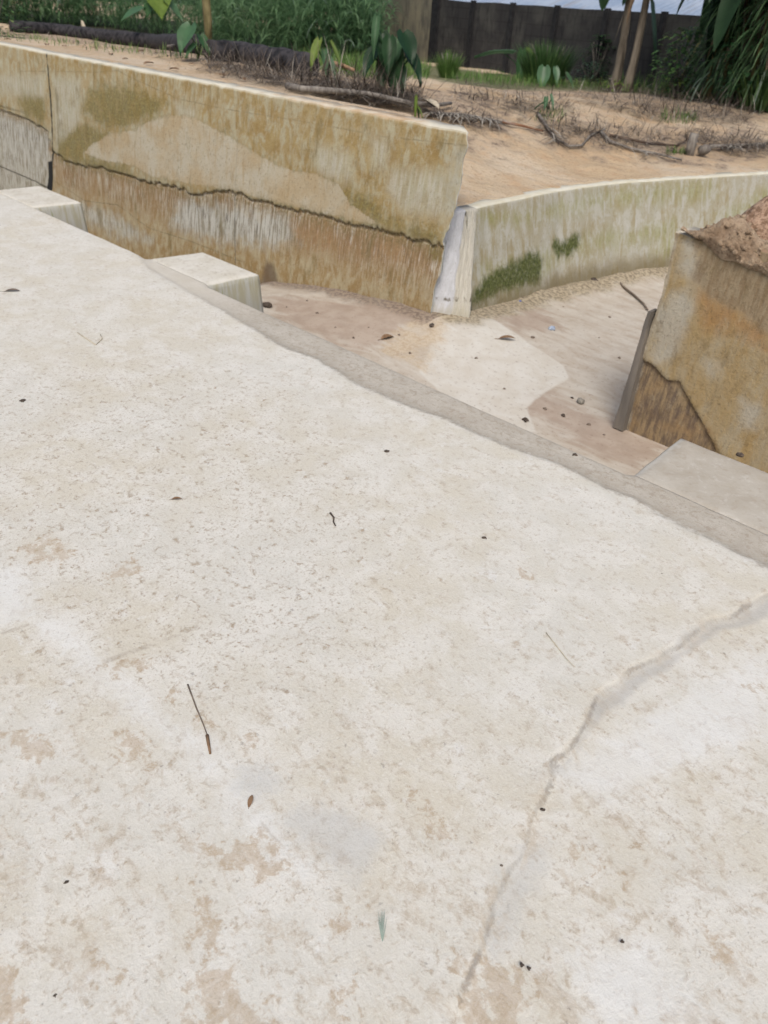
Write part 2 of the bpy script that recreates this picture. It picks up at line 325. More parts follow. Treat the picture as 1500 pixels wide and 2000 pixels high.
# ------------------------------------------------------------------ buttress blocks on the deck's outer edge
def blockmat(name, left):
    m = MT(name, .88); p = m.pos(); n1 = m.noise(p, 5, 5, .6); n2 = m.noise(p, 30, 5, .65); st = m.noise(m.sc(p, (30, 30, 1.5)), 1, 4, .6)
    g = m.t.nodes.new('ShaderNodeNewGeometry'); sx = m.t.nodes.new('ShaderNodeSeparateXYZ'); m.put(sx.inputs[0], g.outputs['Normal']); topm = m.ss(sx.outputs[2], .4, .8)
    sp = m.t.nodes.new('ShaderNodeSeparateXYZ'); m.put(sp.inputs[0], p)
    top = m.mix(m.ss(n1, .3, .7), (.55, .51, .43) if left else (.385, .34, .28), (.62, .585, .52) if left else (.46, .42, .36)); n3 = m.noise(p, 14, 7, .74, .5); top = m.mix(m.mul(m.ss(n3, .52, .62), .35), top, (.37, .32, .25)); top = m.mix(m.mul(m.ss(n3, .46, .36), .4), top, (.56, .53, .48))
    top = m.mix(m.mul(m.ss(n2, .55, .68), .4), top, (.33, .27, .21))
    edge = m.attr('edge'); top = m.mix(m.mul(m.ss(m.math('MULTIPLY_ADD', n2, .03, edge), .045, .02), .55), top, (.60, .57, .51))
    side = m.mix(m.ss(st, .35, .65), (.38, .35, .25), (.47, .46, .42)); side = m.mix(m.mul(m.ss(st, .60, .72), .7), side, (.27, .27, .12))
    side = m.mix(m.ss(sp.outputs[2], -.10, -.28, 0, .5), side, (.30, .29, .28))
    m.bump(n2, .4, .006); return m.out(m.mix(topm, side, top))
MBL, MBR = blockmat('block_concrete_pale', 1), blockmat('block_concrete_grey', 0)
def block(s0, s1, sk0, sk1, mat, label, n1=BLK):
    ns, nn = 36, 20; V = []; E_ = []
    for j in range(nn + 1):
        for i in range(ns + 1):
            t = i / ns; u = j / nn
            s = (s0 + sk0 * u) * (1 - t) + (s1 + sk1 * u) * t; n = EDGE - .012 + (n1 - EDGE + .012) * u
            e = min((s - (s0 + sk0 * u)), ((s1 + sk1 * u) - s), n1 - n)
            zz = -.0115 - .012 * (u < .02) + .004 * (fbm(s * 6, n * 6, 3, 9) - .5) * min(1, u * 8) - .012 * math.exp(-(e if u > .02 else .2) / .008)
            V.append(W(s, n, zz)); E_.append(e if u > .02 else .2)
    Fs = list(gridfaces(nn + 1, ns + 1)); ring = [i for i in range(ns + 1)] + [j * (ns + 1) + ns for j in range(1, nn + 1)] + [nn * (ns + 1) + i for i in range(ns - 1, -1, -1)] + [j * (ns + 1) for j in range(nn - 1, 0, -1)]
    prev = ring; cx = W((s0 + s1) / 2, (EDGE + n1) / 2)
    for k, zz in enumerate((-.03, -.06, -.12, -.2, -.4, -1.7)):
        o = len(V)
        for q in ring:
            p = np.array(V[q]); dirc = (p - cx)[:2]; dirc /= np.linalg.norm(dirc) + 1e-9; g = (.004 + .10 * (-zz) + .006 * (vnoise(p[0] * 12 + zz * 30, p[1] * 12, 2) - .5))
            if (p[:2] @ NN) < EDGE: g = 0
            V.append(np.array([p[0] + dirc[0] * g, p[1] + dirc[1] * g, zz])); E_.append(.3)
        cur = list(range(o, o + len(ring)))
        Fs += [(prev[i], cur[i], cur[(i + 1) % len(ring)], prev[(i + 1) % len(ring)]) for i in range(len(ring))]; prev = cur
    o = mesh('concrete_block', V, Fs, mat, None, {'edge': E_}); tag(o, label, 'concrete block', 'buttress blocks jutting from the deck edge')
block(-7.56, -6.82, 0, .03, MBL, 'pale concrete block jutting from deck edge at left frame side, farthest from camera')
block(-4.97, -4.28, .06, .02, MBL, 'pale flat-topped concrete block in the middle of deck edge, streaked olive side')
block(-1.12, -.02, -.03, .05, MBR, 'grey concrete block at right of deck edge, close below the ochre wall stub', n1=3.27)

# ------------------------------------------------------------------ channel floor
sa = np.concatenate([np.linspace(-16, -7, 30)[:-1], np.arange(-7, .6, .03), np.linspace(.6, 8, 20)]); na = np.concatenate([np.arange(2.6, 8.6, .03), np.linspace(8.6, 22, 30)])
S, Nn = np.meshgrid(sa, na); P2 = np.stack([S.ravel(), Nn.ravel()], 1); z = floorz(P2[:, 0], P2[:, 1])
zf = -.6
pale = usdf(P2, [poly_sn(p, zf) for p in ([(850, 662), (905, 638), (960, 646), (1100, 720), (1112, 742), (1060, 772), (1028, 800), (1050, 850), (960, 815), (860, 770), (815, 735), (840, 700)]
    ,)])
ochr = usdf(P2, [poly_sn([(760, 670), (840, 640), (930, 630), (880, 660), (850, 700), (830, 740), (750, 700)], zf)])
silt = usdf(P2, [poly_sn(p, zf) for p in ([(520, 570), (600, 590), (700, 610), (840, 640), (760, 680), (700, 700), (560, 640)], [(1030, 760), (1120, 790), (1200, 820), (1300, 870), (1250, 925), (1100, 850), (1010, 800)], [(960, 640), (1060, 610), (1100, 650), (1010, 665)])])
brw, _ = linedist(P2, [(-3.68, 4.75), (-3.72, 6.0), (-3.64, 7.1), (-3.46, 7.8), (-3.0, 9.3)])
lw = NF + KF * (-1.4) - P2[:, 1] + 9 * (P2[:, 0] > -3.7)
z = z + .055 * np.exp(-(brw / .16)**2) * sst(P2[:, 1], 5.2, 5.9) * (.5 + fbm(P2[:, 0] * 5, P2[:, 1] * 5, 3, 31)) + .03 * np.exp(-(lw / .12)**2) * (fbm(P2[:, 0] * 5, P2[:, 1] * 5, 3, 37))
m = MT('channel_concrete', .85); v = m.attr('suv', True); nA = m.noise(v, 1.3, 5, .6); nB = m.noise(v, 6, 5, .6, .4); nC = m.noise(v, 30, 5, .65)
nS = m.noise(m.sc(v, (1, 2.6, 1)), 3.5, 6, .65, .5); col = m.mix(m.ss(nS, .35, .65), (.42, .35, .28), (.51, .455, .385)); col = m.mix(m.ss(nB, .45, .68, 0, .45), col, (.54, .50, .44))
col = m.mix(m.mul(m.mask('silt', nS, .4, .10), .8), col, m.mix(m.ss(nB, .35, .65), (.33, .25, .195), (.40, .315, .25)))
col = m.mix(m.mul(m.mask('pale', nB, .07, .012), .8), col, m.mix(m.ss(nB, .3, .7), (.55, .505, .435), (.62, .59, .535)))
col = m.mix(m.mul(m.mask('ochr', nS, .4, .05), m.ss(nB, .35, .6, .25, .75)), col, m.mix(m.ss(nC, .4, .6), (.42, .31, .20), (.56, .46, .33)))
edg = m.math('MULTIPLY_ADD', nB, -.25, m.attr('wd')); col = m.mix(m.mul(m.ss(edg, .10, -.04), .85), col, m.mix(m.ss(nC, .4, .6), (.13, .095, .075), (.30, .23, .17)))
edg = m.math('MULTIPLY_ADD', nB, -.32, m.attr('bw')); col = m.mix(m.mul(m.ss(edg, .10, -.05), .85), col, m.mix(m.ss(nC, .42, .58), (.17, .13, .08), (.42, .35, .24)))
col = m.mix(m.mul(m.ss(nC, .57, .66), .45), col, (.24, .17, .13)); m.bump(m.math('ADD', nB, m.mul(nC, .5)), .4, .01); m.out(col)
V = P2[:, :1] * np.array([[D[0], D[1], 0]]) + P2[:, 1:] * np.array([[NN[0], NN[1], 0]]); V[:, 2] = z
o = mesh('channel_floor', V, gridfaces(len(na), len(sa)), m.m, None, {'suv': np.stack([P2[:, 0], P2[:, 1], z * 0], 1), 'pale': pale, 'ochr': ochr, 'silt': silt, 'wd': np.maximum(lw, -.1), 'bw': brw})
tag(o, 'silted concrete floor of the channel below the deck', kind='structure')

# ================================================================== WALLS
def wallmesh(cols, path, cap0=True, cap1=True):
    """cols: list of columns, each an (k,3) array going front-bottom -> front-top -> back-top -> back-bottom; caps close the ends"""
    V = np.concatenate(cols); k = len(cols[0]); Fs = [tuple(q) for q in gridfaces(len(cols), k)]
    half = path
    for c, on in ((0, cap0), ((len(cols) - 1) * k, cap1)):
        if not on: continue
        for i in range(half - 1): Fs.append((c + i, c + i + 1, c + k - 2 - i, c + k - 1 - i))
    return V, Fs
# --- long wall (left)
ENDZ = sorted([(onface(x, y)[1], onface(x, y)[0]) for x, y in ((917, 258), (912, 300), (906, 335), (898, 375), (889, 410), (884, 435), (869, 470), (864, 505), (856, 545), (848, 580), (842, 616))])
JOINT = [onface(x, y) for x, y in ((-150, 165), (0, 208), (60, 236), (95, 256), (103, 292), (130, 315), (190, 325), (230, 335), (290, 355), (340, 365), (380, 376), (450, 374), (500, 390), (560, 402), (600, 414), (700, 436), (770, 456), (850, 476), (872, 482))]
def jn(s): s = np.asarray(s, float); return .05 * (fbm(s * 9, s * 0 + 3, 4, 91) - .5) + .028 * (vnoise(s * 33, s * 0, 93) - .5)
js = np.array([q[0] for q in JOINT]); jz = np.array([q[1] for q in JOINT])
ZT, ZB, TH = .85, -1.7, .22
zl = np.concatenate([[ZB], np.arange(-.78, .835, .0135), [.84, .848, .85]])
K = len(zl); backn = 8
sl = np.concatenate([np.linspace(-30, -11, 12)[:-1], np.arange(-11, -8, .05), np.arange(-8, -3.9, .0135)]); s_end0 = -3.9
cols = []; fs = []; fz = []; isf = []
nlast = 22
def endat(z): return float(np.interp(z, [q[0] for q in ENDZ], [q[1] for q in ENDZ]))
colS = [('s', a) for a in sl if a < -4.15]
tt = np.linspace(0, 1, nlast)
for kind, a in colS + [('e', t) for t in tt]:
    P = []
    zz = zl
    if kind == 's': s = np.full(K, a)
    else:
        e = np.array([endat(q) for q in zz]) + .03 * (vnoise(zz * 9, zz * 0, 4) - .5) + .018 * (vnoise(zz * 31, zz * 0, 6) - .5)
        e = e - .022 * (zz > .7) * 0 + (np.interp(.85, [q[0] for q in ENDZ], [q[1] for q in ENDZ]) + .0 - e) * sst(zz, .76, .84)
        s0 = colS[-1][1] + .0135; s = s0 + (e - s0) * a
    jj = np.interp(s, js, jz) + jn(s)
    proud = .016 * sst(zz - jj, -.012, .010) - .012 * np.exp(-((zz - jj + .012) / .010)**2) + .012 * (fbm(s * 2.5, zz * 2.5, 4, 12) - .5) + .004 * (fbm(s * 16, zz * 12, 3, 15) - .5)
    n = NF + KF * (zz - .85) - proud
    n = n + .008 * (zz > .845)
    zz = zz + (zz > .83) * (.016 * (fbm(s * 7, s * 0, 3, 19) - .5))
    fr = np.stack([s * D[0] + n * NN[0], s * D[1] + n * NN[1], zz + 0 * s], 1)
    nb = NF + TH + 0 * zz; sb_ = s - (.24 * a if kind == 'e' else 0); bk = np.stack([sb_ * D[0] + nb * NN[0], sb_ * D[1] + nb * NN[1], zz], 1)[::-1]
    cols.append(np.concatenate([fr, bk])); fs += list(s) + list(s[::-1]); fz += list(zz) + list(zz[::-1]); isf += [0.0] * K + [1.0] * K
V, Fs = wallmesh(cols, K, False, True); Fs = [q[::-1] for q in Fs]
P2 = np.stack([fs, fz], 1)
isf = np.array(isf)
of = lambda *pts: [onface(x, y) for x, y in pts]
jd = P2[:, 1] - np.interp(P2[:, 0], js, jz) - jn(P2[:, 0])          # + above the pour joint
v1, v1s = sline(P2, of((93, 104), (100, 180), (104, 240), (105, 295), (100, 330), (97, 372), (96, 420)))
v2, _ = linedist(P2, of((467, 270), (462, 380), (459, 440), (460, 515)))
v2b, v2bs = sline(P2, of((459, 385), (460, 515)))
bl, bls = sline(P2, of((-40, 139), (95, 139), (200, 141), (232, 137), (255, 150), (350, 193), (450, 214), (600, 238), (750, 266), (910, 283)))
b2, b2s = sline(P2, of((-60, 300), (0, 322), (30, 328), (60, 350), (100, 370)))
b3, b3s = sline(P2, of((100, 350), (135, 372), (165, 392), (230, 400), (290, 445), (370, 470), (470, 510)))
patch = sdf(P2, of((165, 298), (185, 280), (215, 262), (262, 254), (300, 235), (330, 225), (375, 228), (400, 240), (450, 265), (490, 292), (560, 330), (620, 340), (662, 358), (690, 400), (742, 437), (700, 431), (600, 408), (500, 384), (455, 370), (400, 362), (300, 345), (262, 322), (200, 312)))
moss = usdf(P2, [of(*p) for p in ([(110, 290), (118, 255), (165, 245), (215, 255), (200, 285), (165, 300), (200, 312), (250, 320), (262, 345), (180, 325), (120, 312)], [(180, 170), (250, 165), (330, 200), (300, 232), (245, 250), (205, 248), (160, 220)],
    [(20, 170), (90, 190), (90, 245), (50, 225), (10, 200)], [(640, 360), (720, 380), (760, 430), (870, 460), (870, 478), (760, 452), (700, 410)], [(845, 480), (870, 485), (862, 510), (840, 500)])])
ochre = usdf(P2, [of(*p) for p in ([(250, 150), (400, 210), (600, 245), (910, 290), (900, 400), (870, 475), (740, 440), (690, 400), (662, 358), (560, 330), (490, 292), (400, 240), (330, 215), (250, 240)], [(220, 480), (420, 500), (500, 480), (860, 500), (842, 600), (500, 545), (270, 500)], [(100, 108), (240, 133), (560, 185), (910, 262), (910, 285), (560, 232), (300, 165), (100, 140)])])
palz = usdf(P2, [of(*p) for p in ([(106, 150), (160, 158), (158, 235), (112, 290)], [(345, 200), (385, 214), (384, 236), (350, 226)], [(620, 285), (680, 300), (690, 350), (640, 345), (615, 320)], [(770, 330), (880, 340), (870, 420), (790, 410), (760, 370)], [(-60, 146), (88, 150), (88, 190), (-60, 180)], [(730, 275), (760, 280), (755, 330), (735, 320)])])
rust = usdf(P2, [of(*p) for p in ([(570, 425), (620, 440), (700, 455), (760, 460), (850, 480), (850, 520), (760, 512), (700, 505), (620, 490), (570, 480)], [(400, 255), (470, 290), (500, 340), (440, 345), (410, 310)])])
greyp = usdf(P2, [of(*p) for p in ([(-200, 190), (0, 215), (60, 240), (98, 262), (98, 420), (0, 420), (-200, 400)], [(112, 385), (165, 400), (240, 430), (300, 470), (300, 520), (100, 450)], [(360, 390), (560, 420), (580, 470), (520, 480), (420, 470), (330, 440)], [(890, 290), (912, 290), (905, 340), (885, 420), (875, 440), (880, 360)])])
dark = usdf(P2, [of(*p) for p in ([(512, 560), (514, 525), (522, 512), (532, 516), (540, 535), (542, 560)], [(500, 545), (700, 580), (840, 612), (840, 630), (500, 572), (400, 540)])])
slot = usdf(P2, [of((94, 316), (103, 314), (104, 345), (102, 372), (91, 374), (95, 345))])
topsand = usdf(P2, [of((-2000, -300), (-2000, 200), (0, 200), (520, 260), (760, 290), (820, 230), (815, 100))])
m = MT('wall_concrete', .88); v = m.attr('suv', True)
nA = m.noise(v, 2.2, 5, .6); nB = m.noise(v, 8, 5, .65); nC = m.noise(v, 42, 4, .65); sV = m.sc(v, (1, .10, 1)); st = m.noise(sV, 36, 4, .65); st2 = m.noise(m.sc(v, (1, .22, 1), (5, 5, 0)), 16, 5, .65)
nK = m.noise(m.sc(v, (1, .45, 1), (7, 3, 0)), 12, 8, .74, .4); nL = m.noise(m.sc(v, (1, .5, 1), (4, 9, 0)), 60, 5, .72)
col = m.mix(m.ss(nA, .35, .65), (.345, .25, .12), (.39, .315, .19)); col = m.mix(m.ss(nK, .46, .58, 0, .8), col, (.43, .40, .29)); col = m.mix(m.mul(m.ss(st2, .54, .66), .6), col, (.21, .145, .06))
oc = m.mask('ochre', nB, .3, .07); col = m.mix(m.mul(oc, m.ss(nK, .38, .58, .85, .2)), col, m.mix(m.ss(nB, .35, .65), (.27, .175, .06), (.365, .275, .125)))
above = m.ss(m.attr('jd'), -.006, .004)
fadeb = m.mul(m.math('SUBTRACT', 1, above), m.ss(m.math('MULTIPLY_ADD', st, .5, m.attr('jd')), -.26, .12))
base_b = m.mul(m.math('SUBTRACT', 1, above), .8); col = m.mix(base_b, col, m.mix(m.ss(nK, .4, .6), (.29, .19, .085), (.41, .335, .21)))
st3 = m.noise(m.sc(v, (1, .07, 1), (3, 2, 0)), 70, 3, .6); sc1 = m.mix(m.ss(st, .46, .56), (.24, .145, .07), (.40, .325, .225)); sc1 = m.mix(m.mul(m.ss(st3, .56, .62), .85), sc1, (.56, .52, .46)); sc1 = m.mix(m.mul(m.ss(st3, .42, .37), .8), sc1, (.12, .085, .055)); sc1 = m.mix(m.ss(nA, .5, .62, 0, .55), sc1, (.30, .19, .09))
col = m.mix(m.mul(fadeb, .85), col, sc1)
gp_ = m.mask('greyp', nB, .35, .10); gc = m.mix(m.ss(st, .40, .54), (.26, .245, .20), (.52, .515, .47)); gc = m.mix(m.mul(m.ss(st3, .43, .38), .8), gc, (.10, .095, .085)); gc = m.mix(above, gc, (.44, .43, .36)); col = m.mix(m.mul(gp_, .78), col, gc)
col = m.mix(m.mul(m.mul(m.mask('rust', nB, .3, .09), m.ss(st, .46, .58)), .7), col, m.mix(m.ss(nK, .4, .6), (.24, .13, .055), (.33, .18, .075)))
mo = m.mul(m.mask('moss', nB, .3, .08), m.ss(nK, .3, .55, .4, 1)); col = m.mix(m.mul(mo, .8), col, m.mix(m.ss(nC, .35, .65), (.12, .09, .028), (.24, .195, .06)))
col = m.mix(m.mul(m.mask('palz', nK, .4, .07), .65), col, m.mix(m.ss(st, .4, .6), (.38, .35, .25), (.50, .48, .41)))
drk = m.mul(m.ss(m.noise(m.sc(v, (1, .4, 1), (9, 2, 0)), 4, 8, .74), .53, .66), .6); col = m.mix(drk, col, (.17, .13, .055))
pl = m.mask('patch', nF_ := m.noise(v, 9, 9, .78), .12, .006); pc = m.mix(m.ss(nA, .38, .62), (.44, .345, .22), (.48, .43, .335)); pc = m.mix(m.ss(st2, .5, .66, 0, .55), pc, (.38, .27, .14)); pc = m.mix(m.mul(m.ss(nL, .57, .66), .55), pc, (.19, .15, .09)); pc = m.mix(m.mul(m.ss(nK, .54, .64), .5), pc, (.30, .245, .15)); col = m.mix(m.mul(pl, .9), col, pc)
rim = m.ss(m.math('ABSOLUTE', m.math('ADD', m.attr('patch'), m.math('MULTIPLY_ADD', nF_, .12, -.06))), .03, .0); col = m.mix(m.mul(rim, m.ss(nK, .45, .6, 0, .45)), col, (.17, .14, .05))
col = m.mix(m.mul(m.ss(nL, .57, .66), .5), col, (.12, .095, .045)); col = m.mix(m.mul(m.ss(nL, .42, .34), .4), col, (.46, .43, .34))
# joints and cracks
nJ = m.noise(v, 11, 6, .75); jx = m.math('ADD', m.math('MULTIPLY_ADD', nJ, .05, -.025), m.math('ADD', m.attr('jd'), m.math('MULTIPLY_ADD', m.noise(v, 38, 5, .75), .04, -.02)))
jm = m.mul(m.ss(m.math('ABSOLUTE', m.math('ADD', m.attr('jd'), .03)), .12, .0), m.ss(nC, .42, .6)); col = m.mix(m.mul(jm, .55), col, (.15, .125, .05))
col = m.mix(m.mul(m.ss(m.math('SUBTRACT', m.math('ABSOLUTE', jx), m.math('MULTIPLY_ADD', nL, .04, -.018)), .006, -.002), m.ss(nB, .34, .56, .25, .9)), col, (.06, .05, .028))
gap = m.math('MULTIPLY_ADD', nJ, .05, .008)
col = m.mix(m.mul(m.ss(m.math('SUBTRACT', m.math('ABSOLUTE', m.attr('v1_s')), m.math('MULTIPLY_ADD', m.noise(v, 7, 5, .75), .10, -.034)), .004, -.004), m.mul(m.ss(m.attr('v1'), .045, .02), .96)), col, (.03, .03, .024))
col = m.mix(m.mul(m.ss(m.attr('v2'), .012, .002), .3), col, (.2, .18, .13)); col = m.mix(m.mul(m.lmask('v2b', nC, .004, .002, .006), .85), col, (.05, .045, .04))
col = m.mix(m.mul(m.lmask('bl', nJ, .03, .002, .009), m.ss(nB, .40, .6, .08, .5)), col, (.17, .135, .07))
col = m.mix(m.mul(m.lmask('b2', nJ, .05, .004, .012), .9), col, (.05, .05, .035))
col = m.mix(m.mul(m.lmask('b3', nJ, .03, .002, .008), m.ss(nB, .35, .6, .1, .6)), col, (.14, .12, .07))
col = m.mix(m.mul(m.mask('dark', nB, .10, .04), .75), col, (.12, .085, .06)); col = m.mix(m.mask('slot', nC, .02, .006), col, (.02, .02, .02))
col = m.mix(m.mul(m.ss(m.noise(v, 90, 3, .6), .63, .70), .45), col, (.12, .10, .06))
# top surface: cream lip at the right end, sand over the rest
tp = m.mask('topsand', nB, .5, .12); topc = m.mix(tp, (.60, .56, .46), m.mix(m.ss(nB, .35, .65), (.47, .33, .20), (.56, .45, .33)))
g = m.t.nodes.new('ShaderNodeNewGeometry'); sx = m.t.nodes.new('ShaderNodeSeparateXYZ'); m.put(sx.inputs[0], g.outputs['Normal']); col = m.mix(m.ss(sx.outputs[2], .35, .6), col, topc)
endc = m.mix(m.ss(nB, .35, .65), (.22, .22, .19), (.46, .46, .44)); dn = m.t.nodes.new('ShaderNodeVectorMath'); dn.operation = 'DOT_PRODUCT'; m.put(dn.inputs[0], g.outputs['Normal']); dn.inputs[1].default_value = (D[0], D[1], 0)
col = m.mix(m.ss(dn.outputs['Value'], .5, .8), col, endc)
m.bump(m.math('ADD', m.mul(nB, .6), m.math('ADD', m.mul(nC, .5), m.math('ADD', m.mul(nK, .6), m.mul(nL, .3)))), .6, .014); m.out(col)
A = {'suv': np.stack([P2[:, 0], P2[:, 1] , isf * .25], 1), 'jd': jd, 'v1_s': v1s, 'v2b_s': v2bs, 'bl_s': bls, 'b3_s': b3s, 'b2_s': b2s, 'v1': v1, 'v2': v2, 'v2b': v2b, 'bl': bl, 'b2': b2, 'b3': b3, 'patch': patch, 'moss': moss, 'ochre': ochre, 'rust': rust, 'palz': palz, 'slot': slot, 'greyp': greyp, 'dark': dark, 'topsand': topsand}
o = mesh('retaining_wall', V, Fs, m.m, None, A); tag(o, 'long stained ochre concrete wall with pale plaster patch, crossing upper left behind the deck', 'wall')

# --- broken end pier of the long wall
m = MT('pier_concrete', .85); v = m.attr('suv', True); nB = m.noise(v, 9, 5, .6); nC = m.noise(v, 45, 4, .6); st = m.noise(m.sc(v, (1, .12, 1)), 60, 3, .6)
sx = m.t.nodes.new('ShaderNodeSeparateXYZ'); m.put(sx.inputs[0], v)
col = m.mix(m.ss(nB, .3, .7), (.46, .455, .465), (.57, .565, .585)); rb = m.mix(m.ss(st, .4, .6), (.40, .365, .305), (.53, .50, .435)); col = m.mix(m.ss(sx.outputs[0], .55, .62), col, rb)
col = m.mix(m.mul(m.ss(nC, .58, .68), .6), col, (.25, .23, .20)); col = m.mix(m.ss(m.math('MULTIPLY_ADD', nB, .25, sx.outputs[1]), -.22, -.36, 0, .6), col, (.40, .36, .27))
cdk = m.ss(m.math('ABSOLUTE', m.math('ADD', sx.outputs[1], m.math('MULTIPLY_ADD', nC, .06, .33))), .02, .006); col = m.mix(m.mul(cdk, m.ss(nB, .45, .6)), col, (.14, .12, .09))
m.bump(m.math('ADD', nB, m.mul(nC, .5)), .6, .015); m.out(col)
bl0, bl1 = np.array(sn(838, 616, -.49)), np.array(sn(917, 626, -.50)); tl0, tl1 = np.array(sn(884, 414, .27)), np.array(sn(936, 410, .27))
V = []; uv = []; nz_, nu = 60, 26; zs = np.concatenate([np.linspace(-.8, .255, nz_ - 2), [.266, .272]])
for k, zz in enumerate(zs):
    t = (zz + .49) / .76
    a = bl0 + (tl0 - bl0) * t; b = bl1 + (tl1 - bl1) * t; e = b - a; ln = np.linalg.norm(e); nrm = np.array([e[1], -e[0]]) / ln
    if nrm @ a > 0: nrm = -nrm                        # faces the camera
    a = a + e / ln * (.022 * (vnoise(zz * 13, 0, 5) - .5) + .016 * (vnoise(zz * 40, 0, 6) - .5)) - e / ln * .035
    for i in range(nu):
        u = i / (nu - 1); dsp = .012 * (fbm(u * 3, zz * 5, 3, 7) - .5)
        if u > .58: dsp += .009 * math.cos(u * 58) - .014
        if u > .93: dsp -= .02 * ((u - .93) / .07)**2
        if k == nz_ - 1: dsp -= .008
        p = a + (b + (.006 * (vnoise(zz * 20, 3, 5) - .5)) - a) * u + nrm * dsp; V.append(W(p[0], p[1], zz + .01 * (u < .05) * 0)); uv.append((u, zz, 0))
nfv = len(V)
for k, zz in enumerate(zs):                          # back column pair
    t = (zz + .49) / .76; a = bl0 + (tl0 - bl0) * t; b = bl1 + (tl1 - bl1) * t; e = b - a; nrm = np.array([e[1], -e[0]]) / np.linalg.norm(e); nrm = -nrm if nrm @ a > 0 else nrm
    for q, u in ((b - nrm * .16, 1), (a - nrm * .16, 0)): V.append(W(q[0], q[1], zz)); uv.append((u, zz, .2))
Fs = [tuple(q) for q in gridfaces(nz_, nu)]
for k in range(nz_ - 1):
    A0 = nfv + 2 * k; Fs += [(k * nu + nu - 1, A0, A0 + 2, (k + 1) * nu + nu - 1), (A0, A0 + 1, A0 + 3, A0 + 2), (A0 + 1, k * nu, (k + 1) * nu, A0 + 3)]
Fs.append(tuple((nz_ - 1) * nu + i for i in range(nu)) + (nfv + 2 * nz_ - 2, nfv + 2 * nz_ - 1))
o = mesh('concrete_pier', V, Fs, m.m, None, {'suv': uv}); tag(o, 'narrow whitish broken concrete pier with ribbed right side at the corner between two walls', 'pier')

# --- wing wall (far side of the side channel)
nl = np.concatenate([np.arange(4.93, 9.6, .02), np.linspace(9.62, 20, 30)]); zl = np.concatenate([[-.95], np.arange(-.74, .25, .02), [.262, .27]]); K = len(zl); ZT = .27
cols = []; fs = []; fz = []; isf = []
for n in nl:
    s = sback(n) + .20 * (.27 - zl) / .87 + .010 * (fbm(n * 2.5, zl * 2.5, 3, 41) - .5) + .004 * (fbm(n * 15, zl * 15, 3, 43) - .5) - .006 * (zl > .265)
    zz = zl + .006 * (vnoise(n * 3, 0, 4) - .5) * (zl > .25)
    fr = np.stack([s * D[0] + n * NN[0], s * D[1] + n * NN[1], zz], 1); sb = sback(n) - .17 + 0 * zl
    bk = np.stack([sb * D[0] + n * NN[0], sb * D[1] + n * NN[1], zz], 1)[::-1]
    cols.append(np.concatenate([fr, bk])); fs += [n] * (2 * K); fz += list(zl) + list(zl[::-1]); isf += [0.0] * K + [1.0] * K
V, Fs = wallmesh(cols, K, True, True)
P2 = np.stack([fs, fz], 1)
def onwing(x, y):
    d = ray(x, y); best = None
    for t in np.linspace(3.5, 14, 4000) / np.linalg.norm(d):
        p = EYE + d * t; s, n = p[:2] @ D, p[:2] @ NN
        if s <= float(sback(n)) + .20 * (.27 - p[2]) / .87: return (float(n), float(p[2]))
    return (9.0, 0.0)
ow = lambda *pts: [onwing(x, y) for x, y in pts]
dmoss = usdf(P2, [ow(*p) for p in ([(922, 590), (948, 550), (985, 528), (1040, 500), (1055, 512), (1050, 548), (1000, 556), (930, 592)], [(1085, 482), (1130, 466), (1120, 490), (1090, 495)])])
gmoss = usdf(P2, [ow(*p) for p in ([(940, 520), (1000, 510), (1060, 495), (1090, 475), (1180, 455), (1230, 450), (1300, 430), (1325, 430), (1300, 470), (1200, 475), (1100, 505), (1050, 560), (930, 600)], [(1010, 420), (1200, 372), (1400, 352), (1400, 385), (1200, 400), (1050, 430), (950, 440), (938, 415)], [(1290, 470), (1320, 440), (1320, 520), (1270, 500)], [(1400, 420), (1500, 370), (1500, 430)])])
m = MT('wing_wall_concrete', .88); v = m.attr('suv', True); nA = m.noise(v, 1.8, 5, .6); nB = m.noise(v, 7, 5, .65); nC = m.noise(v, 40, 4, .65); st = m.noise(m.sc(v, (1, .13, 1)), 26, 4, .65); st2 = m.noise(m.sc(v, (1, .25, 1), (5, 5, 0)), 12, 5, .65)
nK = m.noise(m.sc(v, (1, .5, 1), (7, 3, 0)), 10, 8, .74, .4); nL = m.noise(m.sc(v, (1, .5, 1), (4, 9, 0)), 52, 5, .72)
col = m.mix(m.ss(nA, .35, .65), (.37, .325, .225), (.41, .385, .31)); col = m.mix(m.ss(nK, .46, .60, 0, .7), col, (.49, .475, .42)); col = m.mix(m.ss(st, .54, .66, 0, .5), col, (.50, .49, .46)); col = m.mix(m.mul(m.ss(st2, .52, .64), .6), col, (.30, .235, .11)); col = m.mix(m.mul(m.ss(nL, .57, .66), .45), col, (.15, .13, .06))
col = m.mix(m.mul(m.mask('gmoss', nK, .4, .09), m.ss(st, .36, .6, .6, .15)), col, m.mix(m.ss(nC, .35, .65), (.20, .20, .05), (.33, .33, .12)))
col = m.mix(m.mul(m.mask('dmoss', nK, .30, .05), m.ss(nL, .36, .5, .6, .95)), col, m.mix(m.ss(nC, .35, .65), (.035, .05, .012), (.10, .115, .03)))
sx = m.t.nodes.new('ShaderNodeSeparateXYZ'); m.put(sx.inputs[0], v)
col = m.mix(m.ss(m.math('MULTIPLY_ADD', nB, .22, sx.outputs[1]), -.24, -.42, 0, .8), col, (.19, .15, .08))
col = m.mix(m.mul(m.ss(nC, .6, .7), .5), col, (.14, .13, .07))
g = m.t.nodes.new('ShaderNodeNewGeometry'); sx = m.t.nodes.new('ShaderNodeSeparateXYZ'); m.put(sx.inputs[0], g.outputs['Normal'])
